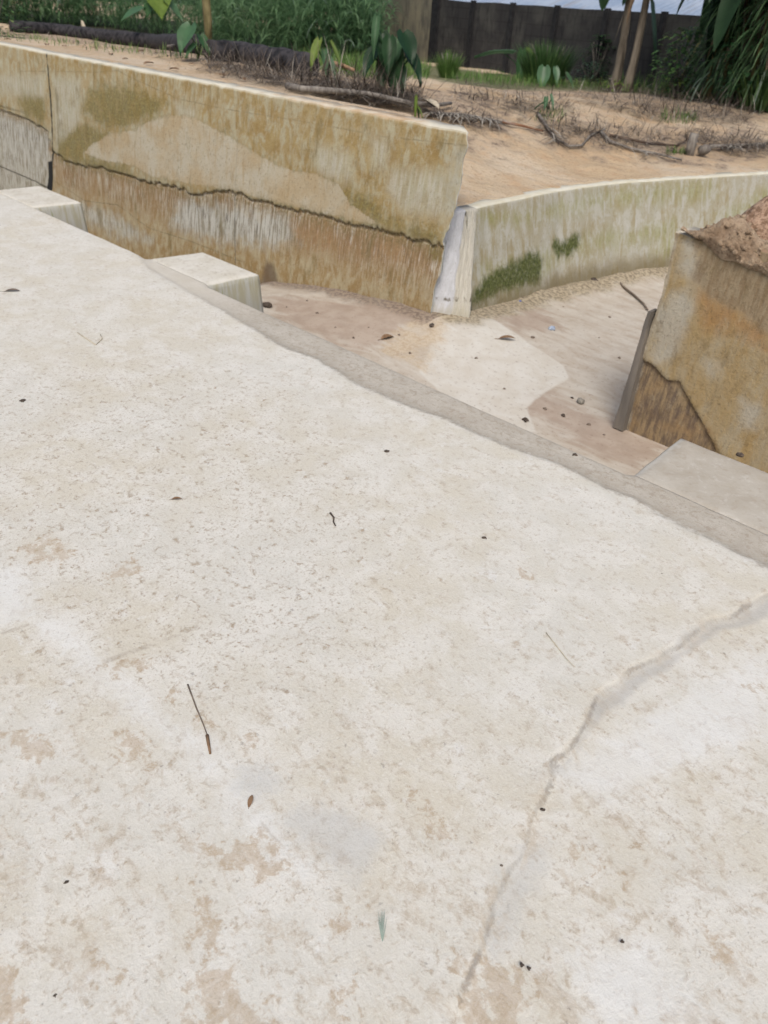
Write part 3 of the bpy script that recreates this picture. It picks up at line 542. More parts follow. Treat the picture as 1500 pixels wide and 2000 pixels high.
col = m.mix(m.ss(sx.outputs[2], .4, .75), col, m.mix(m.ss(nB, .3, .7), (.56, .51, .38), (.64, .61, .52))); m.bump(m.math('ADD', nB, m.mul(nC, .5)), .45, .012); m.out(col)
o = mesh('retaining_wall', V, Fs, m.m, None, {'suv': np.stack([P2[:, 0], P2[:, 1], np.array(isf) * .3], 1), 'dmoss': dmoss - .035, 'gmoss': gmoss}); tag(o, 'low curved green-stained wall with cream top edge running right from the whitish pier', 'wall')

# --- wall stub on the right
NR, KR, ZR = 4.30, .035, .63
onr = lambda *pts: [onface(x, y, NR, KR, ZR) for x, y in pts]
RE = sorted([(q[1], q[0]) for q in onr((1327, 440), (1312, 500), (1298, 560), (1283, 610), (1268, 655), (1256, 700), (1243, 755), (1232, 800), (1224, 838))])
zl = np.concatenate([[-.95], np.arange(-.74, .60, .016), [.612, .622, .63]]); K = len(zl)
cols = []; fs = []; fz = []; isf = []
RJ = onr((1255, 700), (1278, 712), (1305, 742), (1328, 742), (1345, 775), (1372, 820), (1398, 868), (1440, 930)); rjs = [q[0] for q in RJ]; rjz = [q[1] for q in RJ]
for t in np.concatenate([np.linspace(0, .25, 80), np.linspace(.252, 1, 70)[1:]]):
    e0 = np.interp(zl, [q[0] for q in RE], [q[1] for q in RE]) + .012 * (vnoise(zl * 17, 0, 4) - .5) + .006 * (vnoise(zl * 30, 0, 14) - .5)
    s = e0 + (4.5 - e0) * t; jj = np.interp(s, rjs, rjz, left=rjz[0] + .1)
    pr = .018 * sst(zl - jj, -.02, .008) * (1 - sst(s, -1.0, -.7)) + .008 * (fbm(s * 3, zl * 3, 3, 51) - .5) + .005 * (fbm(s * 18, zl * 12, 3, 53) - .5)
    n = NR + KR * (zl - ZR) - pr; zz = zl - (zl > .6) * (.02 * vnoise(s * 8, 0, 3))
    fr = np.stack([s * D[0] + n * NN[0], s * D[1] + n * NN[1], zz], 1); n2 = NR + .2 + 0 * zl; bk = np.stack([s * D[0] + n2 * NN[0], s * D[1] + n2 * NN[1], zz], 1)[::-1]
    cols.append(np.concatenate([fr, bk])); fs += list(s) + list(s[::-1]); fz += list(zl) + list(zl[::-1]); isf += [0.] * K + [1.] * K
V, Fs = wallmesh(cols, K, True, True); Fs = [q[::-1] for q in Fs]; P2 = np.stack([fs, fz], 1)
mud = usdf(P2, [onr(*p) for p in ([(1350, 430), (1700, 500), (1750, 760), (1500, 650), (1440, 605), (1400, 588), (1355, 545), (1365, 500)],)])
low = usdf(P2, [onr((1255, 700), (1278, 712), (1305, 742), (1328, 742), (1345, 775), (1372, 820), (1398, 868), (1400, 960), (1200, 900), (1225, 835))])
pal = usdf(P2, [onr((1336, 470), (1352, 455), (1372, 500), (1365, 545), (1345, 540), (1330, 520)), onr((1285, 600), (1340, 560), (1360, 600), (1330, 680), (1275, 720)), onr((1380, 700), (1402, 710), (1400, 735), (1388, 730)), onr((1450, 780), (1490, 790), (1480, 840), (1450, 830))])
rust = usdf(P2, [onr((1365, 560), (1440, 595), (1500, 640), (1500, 680), (1420, 640), (1375, 640)), onr((1310, 800), (1370, 830), (1390, 870), (1320, 860))])
m = MT('stub_wall_concrete', .88); v = m.attr('suv', True); nA = m.noise(v, 2.5, 5, .6); nB = m.noise(v, 9, 5, .65); nC = m.noise(v, 48, 4, .65); st = m.noise(m.sc(v, (1, .16, 1)), 38, 4, .65); st2 = m.noise(m.sc(v, (1, .3, 1), (2, 5, 0)), 11, 5, .65)
col = m.mix(m.ss(nA, .3, .7), (.33, .225, .10), (.37, .285, .165)); col = m.mix(m.ss(st2, .42, .66, 0, .6), col, (.38, .33, .24)); col = m.mix(m.mul(m.ss(st, .5, .66), .4), col, (.38, .27, .12))
col = m.mix(m.mul(m.mask('pal', nB, .12, .05), .6), col, (.45, .43, .38)); col = m.mix(m.mul(m.mask('rust', nB, .2, .07), .65), col, (.33, .17, .06))
md = m.mix(m.ss(st, .35, .65), (.21, .145, .085), (.30, .235, .155)); col = m.mix(m.mul(m.mask('mud', nB, .12, .03), .85), col, md)
lo = m.mix(m.ss(st, .38, .62), (.125, .09, .07), (.30, .215, .125)); lo = m.mix(m.mul(m.ss(nA, .5, .65), .7), lo, (.30, .19, .09)); col = m.mix(m.mul(m.mask('low', nC, .06, .008), .92), col, lo)
rim = m.ss(m.math('SUBTRACT', m.math('ABSOLUTE', m.math('ADD', m.attr('low'), m.math('MULTIPLY_ADD', nC, .05, -.02))), m.math('MULTIPLY_ADD', nB, .04, -.016)), .005, -.003); col = m.mix(m.mul(rim, .7), col, (.07, .05, .035))
nL = m.noise(m.sc(v, (1, .5, 1), (4, 9, 0)), 55, 6, .74); nK = m.noise(m.sc(v, (1, .5, 1), (7, 3, 0)), 14, 8, .74, .4); col = m.mix(m.mul(m.ss(nL, .56, .66), .5), col, (.12, .09, .05)); col = m.mix(m.mul(m.ss(nK, .53, .63), .4), col, (.17, .12, .06)); col = m.mix(m.mul(m.ss(nK, .44, .34), .4), col, (.40, .33, .22))
eg = m.math('MULTIPLY_ADD', nB, -.03, m.attr('ed')); col = m.mix(m.mul(m.ss(eg, .012, -.006), .6), col, m.mix(m.ss(nB, .4, .6), (.15, .12, .09), (.36, .33, .28)))
col = m.mix(m.mul(m.ss(nC, .6, .7), .5), col, (.12, .085, .05))
g = m.t.nodes.new('ShaderNodeNewGeometry'); sx = m.t.nodes.new('ShaderNodeSeparateXYZ'); m.put(sx.inputs[0], g.outputs['Normal']); col = m.mix(m.ss(sx.outputs[2], .4, .75), col, m.mix(m.ss(m.attr('ed'), .08, .14), (.48, .43, .35), (.30, .20, .13)))
m.bump(m.math('ADD', nB, m.math('ADD', m.mul(st, .5), m.mul(nC, .5))), .6, .014); m.out(col)
ed = P2[:, 0] - np.interp(P2[:, 1], [q[0] for q in RE], [q[1] for q in RE])
o = mesh('retaining_wall', V, Fs, m.m, None, {'suv': np.stack([P2[:, 0], P2[:, 1], np.array(isf) * .3], 1), 'mud': mud, 'low': low, 'pal': pal, 'rust': rust, 'ed': ed}); tag(o, 'brown and ochre wall stub topped with loose earth at right edge of photo', 'wall')

# ================================================================== GROUND
sa = np.concatenate([-np.geomspace(70, 9.1, 40), np.arange(-9, .6, .045), np.geomspace(.62, 90, 60)])
na = np.concatenate([np.linspace(-60, 2, 12), [3.0, 4.0], np.arange(4.2, 11, .045), np.geomspace(11.05, 95, 70)])
S, Nn = np.meshgrid(sa, na); s, n = S.ravel(), Nn.ravel()
z = terr(s, n)
left = (s < sback(n) - .085) & (n > NF + .13)
isl = (s > -1.78) & (n > NR + .10)
pile = .03 + .22 * np.exp(-((s + 1.50)**2 / .03 + (n - 4.62)**2 / .035)) + .16 * np.exp(-((s + .9)**2 / .16 + (n - 4.75)**2 / .06))
zi = .60 + pile - .75 * sst(n, 4.85, 6.0) + .10 * (fbm(s * 6, n * 6, 4, 61) - .5) + .05 * (fbm(s * 20, n * 20, 2, 63) - .5) - .9 * sst(-s, 1.60, 1.80) * sst(n, 4.5, 4.7)
zi = np.maximum(zi, -.5 + .2 * sst(s, -1.2, .5))
z = np.where(left, z, np.where(isl & (n < 11), zi, -1.9))
# sand lapping over the top of the long wall
z = np.where(left & (n < NF + .42), np.maximum(z, .845 * sst(-s, 4.2, 4.7) + z * (1 - sst(-s, 4.2, 4.7)) - 0.0), z)
z = np.where((n > 22 + .0 * s) & (s > sback(n) - .1), -.1, z)
V = np.stack([s * D[0] + n * NN[0], s * D[1] + n * NN[1], z], 1)
xy = V[:, :2]
def px_world(pts): return [tuple(gp(x, y)[:2]) for x, y in pts]
deb = usdf(xy, [px_world(p) for p in ([(0, 62), (100, 78), (250, 100), (420, 125), (600, 175), (760, 215), (830, 238), (960, 240), (1000, 200), (800, 170), (650, 120), (400, 100), (60, 45)],
    [(950, 175), (1130, 190), (1300, 225), (1420, 235), (1500, 245), (1500, 205), (1200, 165), (960, 150)], [(1040, 225), (1060, 262), (1100, 300), (1200, 290), (1340, 322), (1500, 315), (1500, 250), (1300, 250), (1150, 240)], [(940, 262), (1000, 275), (990, 290), (930, 285)], [(840, 215), (990, 232), (985, 262), (880, 250)])])
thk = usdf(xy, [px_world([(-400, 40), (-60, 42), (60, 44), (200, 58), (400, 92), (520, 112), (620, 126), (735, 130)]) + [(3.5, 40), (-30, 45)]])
grs = usdf(xy, [px_world(p) for p in ([(560, 105), (620, 130), (800, 145), (900, 165), (1200, 178), (1500, 215), (1500, 190), (1200, 160), (900, 135), (650, 90)],)])
island = np.where(isl & (n < 11), -1.0, 1.0)
m = MT('earth', .95); v = m.pos(); nA = m.noise(v, .9, 5, .6); nB = m.noise(v, 4.5, 6, .65); nC = m.noise(v, 28, 5, .7)
col = m.mix(m.ss(nA, .35, .65), (.49, .365, .235), (.56, .455, .335)); col = m.mix(m.ss(nB, .45, .7, 0, .55), col, (.47, .30, .17)); col = m.mix(m.mul(m.ss(nB, .40, .28), .5), col, (.56, .47, .37))
col = m.mix(m.mul(m.ss(nC, .52, .66), .5), col, (.28, .18, .11))
col = m.mix(m.mul(m.mask('deb', nB, 2.2, .3), m.ss(nB, .38, .52, .95, .35)), col, m.mix(m.ss(nC, .35, .62), (.10, .07, .05), (.36, .27, .20)))
col = m.mix(m.mul(m.mask('grs', nB, 1.2, .3), .8), col, m.mix(m.ss(nC, .35, .62), (.025, .035, .015), (.09, .13, .04)))
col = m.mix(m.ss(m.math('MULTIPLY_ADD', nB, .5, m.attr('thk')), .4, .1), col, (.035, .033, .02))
col = m.mix(m.ss(m.attr('isl'), .2, -.2), col, m.mix(m.ss(nC, .4, .6), (.20, .12, .075), (.44, .30, .21)))
m.bump(m.math('ADD', m.mul(m.noise(m.sc(v, (1, 2.2, 1)), 2.2, 5, .6), 2.0), m.math('ADD', nB, m.mul(nC, .6))), .9, .035); m.out(col)
M_earth = m.m
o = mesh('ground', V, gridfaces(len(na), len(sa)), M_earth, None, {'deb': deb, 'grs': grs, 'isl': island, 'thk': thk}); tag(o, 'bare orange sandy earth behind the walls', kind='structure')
#PART2
# ================================================================== BOUNDARY WALL, SHED
M_light = MT('old_plaster', .9); m = M_light; v = m.pos(); n1 = m.noise(v, 1.2, 5, .6); n2 = m.noise(m.sc(v, (1, 1, .3)), 5, 5, .65)
col = m.mix(m.ss(n1, .35, .65), (.17, .155, .12), (.27, .235, .165)); col = m.mix(m.mul(m.ss(n2, .45, .65), .8), col, (.09, .085, .075)); m.bump(n2, .5, .03); M_light = m.out(col)
m = MT('dark_blocks', .9); v = m.attr('suv', True); br = m.t.nodes.new('ShaderNodeTexBrick'); m.put(br.inputs['Vector'], v); br.inputs['Scale'].default_value = 1
br.inputs['Brick Width'].default_value = .45; br.inputs['Row Height'].default_value = .22; br.inputs['Mortar Size'].default_value = .012
br.inputs['Color1'].default_value = (.047, .046, .047, 1); br.inputs['Color2'].default_value = (.041, .040, .041, 1); br.inputs['Mortar'].default_value = (.033, .032, .032, 1)
n1 = m.noise(v, 1.1, 5, .6); n2 = m.noise(m.sc(v, (1, .2, 1)), 9, 4, .6)
col = m.mix(m.ss(n1, .42, .68, 0, .8), br.outputs['Color'], (.10, .095, .085)); col = m.mix(m.mul(m.ss(n2, .5, .65), .6), col, (.02, .02, .022)); m.bump(n2, .4, .02); M_dark = m.out(m.mix(.25, col, (.012, .012, .013)))
M_post = plain('dark_post', (.014, .014, .016), (.03, .03, .032), 9)
def thick_wall(name, a, b, z0, z1, th, mat, nseg=30):
    a = np.array(a[:2]); b = np.array(b[:2]); e = b - a; L_ = np.linalg.norm(e); e /= L_; nr = np.array([e[1], -e[0]]); nr = -nr if nr @ a > 0 else nr
    V = []; uv = []
    for i in range(nseg + 1):
        t = i / nseg; p = a + e * L_ * t; zt = z1 + .03 * (vnoise(t * L_ * 1.3, 2, 5) - .5)
        for q, zz in ((nr * th, z0), (nr * th, zt), (-nr * th, zt), (-nr * th, z0)): V.append((*(p + q), zz)); uv.append((t * L_, zz, 0))
    Fs = [(i * 4 + j, i * 4 + 4 + j, i * 4 + 5 + j, i * 4 + 1 + j) for i in range(nseg) for j in range(3)] + [(0, 1, 2, 3), (nseg * 4 + 3, nseg * 4 + 2, nseg * 4 + 1, nseg * 4)]
    return mesh(name, V, Fs, mat, None, {'suv': uv}, smooth=False), e, nr
fa, fb, fc = gp(640, 112), gp(850, 122), gp(1200, 163)
ed_ = (fc - fb)[:2]; ed_ /= np.linalg.norm(ed_)
fd = fb[:2] + ed_ * 22; fz0 = fb[:2] - ed_ * 7
ZW = 1.68
w1, _, _ = thick_wall('boundary_wall', (*(fb[:2] - ed_ * 5.2 + np.array([0, .4])), 0), (*(fb[:2] - ed_ * .15), 0), -.4, ZW + .35, .10, M_light); tag(w1, 'beige weathered plastered boundary wall section left of the dark corner post', 'wall')
w2, e2, nr2 = thick_wall('boundary_wall', (*(fb[:2] + ed_ * .15), 0), (*fd, 0), -.4, ZW, .09, M_dark); tag(w2, 'long dark grey block boundary wall with slender upright posts at the back', 'wall')
def box(mb, c, hx, hy, z0, z1, ex, ey, taper=1.0):
    V = []
    for zz, k in ((z0, 1), (z1, taper)):
        for a, b in ((-1, -1), (1, -1), (1, 1), (-1, 1)): q = np.array(c[:2]) + ex * hx * a * k + ey * hy * b * k; V.append((q[0], q[1], zz))
    mb.add(V, [(0, 1, 2, 3)[::-1], (4, 5, 6, 7), (0, 1, 5, 4), (1, 2, 6, 5), (2, 3, 7, 6), (3, 0, 4, 7)])
mb = MB(); box(mb, fb, .15, .16, -.4, ZW + .5, e2, nr2, .96); box(mb, fb, .19, .20, ZW + .5, ZW + .58, e2, nr2); o = mb.build('fence_post', M_post, None, smooth=False)
tag(o, 'thick black corner post between the beige wall and the dark block wall', 'post')
for k in range(7):
    c = fb[:2] + ed_ * (1.55 + 1.48 * k) + nr2 * .12
    mb = MB(); box(mb, c, .06, .05, -.4, ZW + .03, e2, nr2, .92); mb.build('post', M_post, w2, smooth=False)
m = MT('metal_roof', .45); v = m.attr('suv', True); n1 = m.noise(v, 1.2, 4); n2 = m.noise(m.sc(v, (1, .15, 1)), 7, 4); col = m.mix(m.ss(n1, .3, .7), (.21, .27, .37), (.33, .38, .46)); col = m.mix(m.ss(n2, .55, .7, 0, .5), col, (.25, .22, .20)); M_roof = m.out(col)
shed = empty('shed', (*(fb[:2] + ed_ * 4.5 - nr2 * 2.5), 0)); tag(shed, 'low shed with pale blue-grey corrugated roof behind the dark boundary wall', 'shed')
o0 = fb[:2] + ed_ * -2.5 - nr2 * 1.6; V = []; uv = []; nx = 320
for i in range(nx):
    for j, (dn_, zz) in enumerate(((0, 1.60), (3.2, 2.75), (3.25, 2.80), (6.5, 1.8))):
        p = o0 + ed_ * (i * .05) - nr2 * dn_; V.append((p[0], p[1], zz + .02 * math.sin(i * .05 * 2 * math.pi / .2))); uv.append((i * .05, dn_, 0))
pr = mesh('roof', V, gridfaces(nx, 4), M_roof, None, {'suv': uv}); pr.parent = shed; pr.matrix_parent_inverse = Matrix.Translation(-shed.location)
mb = MB(); box(mb, o0 + ed_ * 8 - nr2 * 3.2, 7.6, 2.7, -.4, 1.62, e2, nr2); pw = mb.build('wall', M_light, None, smooth=False); pw.parent = shed; pw.matrix_parent_inverse = Matrix.Translation(-shed.location)

# ================================================================== VEGETATION
G_tall = leafmat('tall_grass_leaf', (.09, .18, .085), (.22, .35, .17), (.38, .48, .38), .4, .5, 5)
G_short = leafmat('short_grass', (.10, .19, .045), (.20, .33, .09), (.32, .38, .14), .6, .4)
G_shrub = leafmat('shrub_leaf', (.05, .11, .035), (.12, .22, .07), (.22, .30, .10), .5, .25)
G_ban = leafmat('banana_leaf', (.018, .045, .018), (.05, .10, .04), (.12, .17, .06), .4, .3, 4)
G_coco = leafmat('cocoyam_leaf', (.05, .12, .045), (.09, .17, .085), None, .4, .3, 6)
G_yel = leafmat('yellow_green_leaf', (.12, .19, .03), (.20, .27, .06), None, .45, .3)
G_blue = leafmat('bluish_leaf', (.07, .15, .07), (.13, .23, .13), None, .35, .25)
G_dk = leafmat('dark_leaf', (.015, .045, .018), (.035, .08, .03), None, .4, .25)
M_dry = leafmat('dry_leaf_mat', (.16, .11, .07), (.30, .24, .17), (.45, .40, .32), .8, .15)
M_stick = plain('dry_stick', (.13, .11, .095), (.30, .27, .235), 30, st=(1, 1, .3))
M_brush = leafmat('dry_brush_mat', (.06, .045, .035), (.19, .155, .125), (.46, .42, .36), .9, .0, 20)
M_log = plain('charred_log', (.010, .010, .012), (.075, .068, .072), 9, .85, (1, 1, 1), 1.0)
M_bark = plain('banana_stem', (.055, .045, .034), (.24, .20, .155), 7, .85, (1, 1, .15), .8)
M_stake = plain('stake_bark', (.10, .085, .035), (.24, .20, .10), 14, .85, (1, 1, .4))
def rdir(up=1.0, sp=.4):
    a = random.random() * 6.283; return np.array([math.cos(a) * sp * random.random(), math.sin(a) * sp * random.random(), up])
# tall grass / maize thicket behind the log
fl = [gp(x, y) for x, y in ((-260, 36), (-60, 38), (60, 38), (200, 50), (400, 84), (520, 108), (620, 122), (735, 128))]
mb = MB()
def along(fl, t):
    t = t * (len(fl) - 1); i = min(int(t), len(fl) - 2); return fl[i] + (fl[i + 1] - fl[i]) * (t - i)
for c in range(1900):
    p = along(fl, random.random()).copy(); dpt = random.random()**1.2 * 5.5; back = p[:2] / np.linalg.norm(p[:2]); p[:2] += back * (.25 + dpt) + RNG.randn(2) * .12; p[2] = float(terr(p[:2] @ D, p[:2] @ NN)) - .03
    hgt = .8 + .5 * dpt + random.random() * .6; r = random.random()
    stem = rdir(1, .18); stem /= np.linalg.norm(stem)
    for q in range(8):
        hb = hgt * random.random()**.8 * .85; a = random.random() * 6.283
        dd = np.array([math.cos(a) * .8, math.sin(a) * .8, 1.1]); mb.blade(p + stem * hb, dd, .4 + .6 * random.random(), .022 + .05 * random.random(), 1.5 + random.random() * 1.8, 5, min(1, max(0, r * .7 + random.random() * .32)), fold=.3, twist=random.random() - .5)
    mb.blade(p, stem, hgt, .02, .1, 3, .2)
o = mb.build('tall_grass', G_tall); tag(o, 'dense dark green tall grass thicket behind the black log', kind='stuff')
# low grass strips
def inpoly(P_, poly):
    x, y = P_; c = False
    for (x0, y0), (x1, y1) in zip(poly, poly[1:] + poly[:1]):
        if (y0 > y) != (y1 > y) and x < (x1 - x0) * (y - y0) / (y1 - y0) + x0: c = not c
    return c
def scatter_px(poly, n):
    xs = [q[0] for q in poly]; ys = [q[1] for q in poly]; out = []
    while len(out) < n:
        q = (random.uniform(min(xs), max(xs)), random.uniform(min(ys), max(ys)))
        if inpoly(q, poly): out.append(q)
    return [gp(*q) for q in out]
mb = MB()
for poly, n_, h_ in (([(560, 112), (640, 118), (840, 138), (835, 156), (700, 154), (600, 136)], 2600, .24), ([(862, 140), (960, 152), (1200, 172), (1190, 178), (960, 166), (870, 156)], 1100, .16), ([(1200, 160), (1500, 190), (1500, 212), (1200, 180)], 900, .30),
                     ([(1060, 215), (1110, 215), (1100, 240), (1040, 238)], 60, .10), ([(1290, 222), (1360, 226), (1360, 245), (1290, 240)], 130, .12), ([(1300, 295), (1350, 296), (1340, 304), (1300, 303)], 90, .08), ([(380, 90), (430, 96), (430, 118), (385, 110)], 120, .22), ([(0, 66), (60, 72), (200, 90), (390, 116), (390, 122), (200, 100), (0, 76)], 260, .13), ([(20, 52), (150, 62), (380, 92), (380, 98), (20, 60)], 160, .30)):
    for p in scatter_px(poly, n_): mb.blade(p - (0, 0, .01), rdir(1, .8), h_ * (.5 + random.random()), .012, .9, 3)
o = mb.build('grass', G_short); tag(o, 'short bright green grass in strips between the sand and the boundary wall', kind='stuff')
# brush litter
mb = MB()
for poly, n_, h_ in (([(560, 158), (640, 156), (760, 170), (810, 190), (830, 222), (700, 208), (570, 180)], 2300, .26), ([(400, 122), (470, 128), (565, 146), (570, 174), (480, 160), (400, 142)], 1300, .22), ([(1100, 172), (1250, 178), (1500, 216), (1450, 246), (1280, 240), (1150, 208)], 2300, .20),
                     ([(1380, 270), (1500, 280), (1500, 312), (1420, 305)], 420, .16), ([(840, 215), (985, 232), (980, 262), (880, 250)], 300, .12), ([(60, 72), (180, 88), (400, 118), (400, 128), (160, 98)], 260, .10), ([(980, 195), (1130, 205), (1130, 228), (1000, 222)], 260, .12), ([(1340, 250), (1380, 255), (1385, 300), (1330, 300)], 200, .16),
                     ([(870, 170), (1500, 225), (1500, 300), (1100, 268), (900, 220)], 900, .09), ([(1000, 228), (1300, 258), (1500, 272), (1500, 300), (1200, 290), (1040, 262)], 850, .12), ([(900, 160), (1100, 185), (1120, 215), (1000, 225), (880, 195)], 800, .12), ([(1040, 226), (1070, 226), (1190, 258), (1330, 300), (1330, 322), (1220, 300), (1100, 300)], 420, .12), ([(300, 118), (560, 172), (540, 178), (330, 132)], 130, .06)):
    for p in scatter_px(poly, n_):
        a = random.random() * 6.283; el = random.random()**5 * 1.2; dd = np.array([math.cos(a) * math.cos(el), math.sin(a) * math.cos(el), math.sin(el) + .03]); L_ = h_ * (.5 + 1.3 * random.random())
        mb.blade(p + (0, 0, .02 + random.random() * h_ * .25), dd, L_, .006 + .012 * random.random()**2, .9 * random.random(), 3)
o = mb.build('dry_brush', M_brush); tag(o, 'grey brown heaps of dry twigs and cut leaves strewn over the sand', kind='stuff')
# charred logs
def log(pts, rad, label):
    P_ = [gp(x, y, rad * .75) for x, y in pts]; Q = []
    for i in range(len(P_) - 1):
        for t in np.linspace(0, 1, 7)[:-1]: Q.append(P_[i] + (P_[i + 1] - P_[i]) * t)
    Q.append(P_[-1]); mb = MB(); mb.tube(Q, [rad * (1 + .12 * (vnoise(i * .8, 1, 3) - .5)) for i in range(len(Q))], 14, True, .5, .14); o = mb.build('charred_log', M_log, None, loc=Q[0]); tag(o, label, 'log', 'black logs lying at the edge of the thicket')
log([(24, 62), (110, 68), (200, 80), (300, 93), (392, 108)], .165, 'long charred black log lying left of the upright wooden stake')
log([(412, 118), (470, 120), (540, 134), (606, 150)], .13, 'shorter charred black log lying right of the upright wooden stake')
# stake
b = gp(408, 110); t = b + np.array([.03, -.02, 1.5]); mb = MB(); mb.tube([b - (0, 0, .05), b + (t - b) * .3 + (.01, 0, 0), b + (t - b) * .65 - (.012, 0, 0), t], [.066, .06, .055, .052], 9, True, .3, .12)
o = mb.build('wooden_stake', M_stake, None, loc=b); tag(o, 'upright yellowish wooden stake standing between the two black logs', 'stake')
# cocoyam style leaf: heart shape, drooping from a petiole
def heart(mb, tip, d_out, size, tilt=.9, r=None, narrow=1.0):
    d = np.array([d_out[0], d_out[1], -tilt]); d /= np.linalg.norm(d); sdv = np.cross(d, [0, 0, 1.]); sdv /= np.linalg.norm(sdv) + 1e-9; nr = np.cross(sdv, d); V = []
    n_ = 9
    for i in range(n_):
        t = i / (n_ - 1); u = -.28 + 1.28 * t; wv = narrow * .46 * math.sin(math.pi * min(1, (t * .97 + .03))**.62) * (1 - t * .25)
        for k in (-1, -.5, 0, .5, 1): V.append(np.asarray(tip) + d * size * u + sdv * size * wv * k + nr * size * (.10 * abs(k) - .18 * u * u + .02 * random.random()) - d * size * (.10 * abs(k) * (t < .15)))
    mb.add(V, gridfaces(n_, 5), r)
def leafy(name, basepx, leaves, mats, label, cat, group=None, petr=.008):
    b = gp(*basepx); root = empty(name, b); tag(root, label, cat, group); dist = np.linalg.norm(b - EYE)
    inv = Matrix.Translation(-root.location)
    for k, (x, y, sz, ang, tilt, mi, nar) in enumerate(leaves):
        d = ray(x, y); d = d / np.linalg.norm(d); tip = EYE + d * (dist - .25 + .1 * math.sin(k * 2.1)); size = .95 * sz / F * dist
        mb = MB(); heart(mb, tip, (math.cos(ang), math.sin(ang)), size, tilt, None, nar); o = mb.build('leaf', mats[mi], None); o.parent = root; o.matrix_parent_inverse = inv
        mb = MB(); mid = (b + tip) / 2 + np.array([0, 0, .12 * np.linalg.norm(tip - b)]); mb.tube([b, mid, tip], [petr * 1.5, petr * 1.1, petr], 6); o = mb.build('stem', G_coco, None); o.parent = root; o.matrix_parent_inverse = inv
LM = [G_coco, G_yel, G_blue, G_dk]
leafy('cocoyam_plant', (312, 92), [(308, -4, 46, -1.2, .7, 1, 1.1), (270, 22, 36, -2.4, .4, 2, 1.2), (330, 10, 34, -.3, .8, 0, .9), (292, 12, 24, -1.6, .8, 0, .9)], LM, 'cocoyam plant with a yellow-green and a pale green leaf above the black log', 'plant')
leafy('cocoyam_plant', (388, 114), [(368, 62, 44, -1.9, .9, 2, .9), (395, 78, 30, -.8, .9, 0, .8), (378, 92, 24, -2.2, .7, 0, .8)], LM, 'small bluish cocoyam plant growing against the log just left of the wooden stake', 'plant')
leafy('broadleaf_plant', (640, 158), [(620, 92, 44, -1.9, 1.1, 1, .45), (650, 96, 40, -.6, 1.4, 1, .3), (634, 112, 40, -1.3, 1.2, 0, .35), (646, 124, 38, -.9, 1.3, 2, .3)], LM, 'small bright green plant with narrow upright leaves on the grass strip', 'plant')
leafy('broadleaf_plant', (768, 178), [(735, 52, 54, -1.7, 2.4, 0, .3), (747, 84, 52, -1.4, 1.8, 3, .7), (792, 78, 46, -1.0, 1.1, 3, .95), (728, 108, 42, -2.2, 1.3, 3, .8), (775, 92, 44, -1.8, 1.2, 0, .7), (742, 104, 40, -.8, 1.6, 3, .6), (798, 98, 36, -.5, 1.0, 0, .7), (770, 108, 70, -1.5, 1.6, 0, .55), (800, 112, 50, -.7, 1.1, 3, .8), (755, 128, 50, -1.9, 1.4, 3, .8), (782, 138, 46, -1.2, 1.5, 2, .5), (760, 92, 50, -1.5, 2, 3, .6)], LM, 'large dark green broadleaf plant standing before the beige boundary wall', 'plant', petr=.011)
leafy('cocoyam_plant', (1022, 152), [(985, 105, 52, 2.9, .05, 2, .75), (1038, 108, 44, -.4, .5, 1, .9), (1018, 118, 50, -1.6, 2.5, 0, .4)], LM, 'cocoyam plant with a flat bluish leaf in front of the dark block wall', 'plant')
leafy('cocoyam_plant', (1078, 168), [(1062, 142, 34, -1.7, 1.6, 2, .8), (1085, 140, 26, -1.2, 1.5, 2, .6), (1108, 150, 24, -.6, 1, 0, .8)], LM, 'low cocoyam plant with one pale hanging leaf at the foot of the grassy bush', 'plant')
leafy('seedling', (1070, 218), [(1066, 196, 20, -1.7, 1.2, 2, .5), (1076, 192, 22, -1, 1.4, 2, .4), (1060, 202, 16, 3, .6, 0, .5)], LM, 'small pale green seedling alone on the open sand beyond the walls', 'plant', petr=.005)
leafy('seedling', (818, 236), [(812, 200, 34, -1.5, 3, 1, .2), (818, 214, 18, -.6, 1.2, 1, .3)], LM, 'yellow-green shoot growing right behind the top of the long wall', 'plant', petr=.004)
# shrubs
def shrub(basepx, wpx, hpx, n_, mat, label, lw=.05, grassy=False):
    b = gp(*basepx); dist = np.linalg.norm(b - EYE); rx = wpx / F * dist / 2; hz = hpx / F * dist; mb = MB(); st_ = MB()
    for k in range(n_):
        a = random.random() * 6.283; rr = random.random()**.5
        if grassy: mb.blade(b + np.array([math.cos(a) * rr * rx * .6, math.sin(a) * rr * rx * .6, 0]), np.array([math.cos(a) * .5 * rr, math.sin(a) * .5 * rr, 1]), hz * (.6 + .5 * random.random()), lw * .4, .7, 4); continue
        zz = random.random(); env = math.sin(math.pi * min(1, zz * .8 + .18))**.6 * (1 + .35 * math.sin(a * 3 + zz * 5))
        c = b + np.array([math.cos(a) * rr * rx * env, math.sin(a) * rr * rx * env, zz * hz]); mb.blade(c, np.array([math.cos(a), math.sin(a), .6 * random.random() - .1]), lw * (1.2 + random.random()), lw * (.6 + .4 * random.random()), .9, 3, None, lambda t: math.sin(math.pi * min(1, t * .9 + .08)), .2)
    for k in range(7):
        a = k * .9; st_.tube([b - (0, 0, .03), b + np.array([math.cos(a) * rx * .3, math.sin(a) * rx * .3, hz * .45]), b + np.array([math.cos(a) * rx * .6, math.sin(a) * rx * .6, hz * .85])], [.012, .008, .004], 5)
    root = empty('shrub', b); tag(root, label, 'shrub'); inv = Matrix.Translation(-root.location)
    for mb_, nm, mt in ((mb, 'foliage', mat), (st_, 'stem', M_stick)): o = mb_.build(nm, mt, None); o.parent = root; o.matrix_parent_inverse = inv
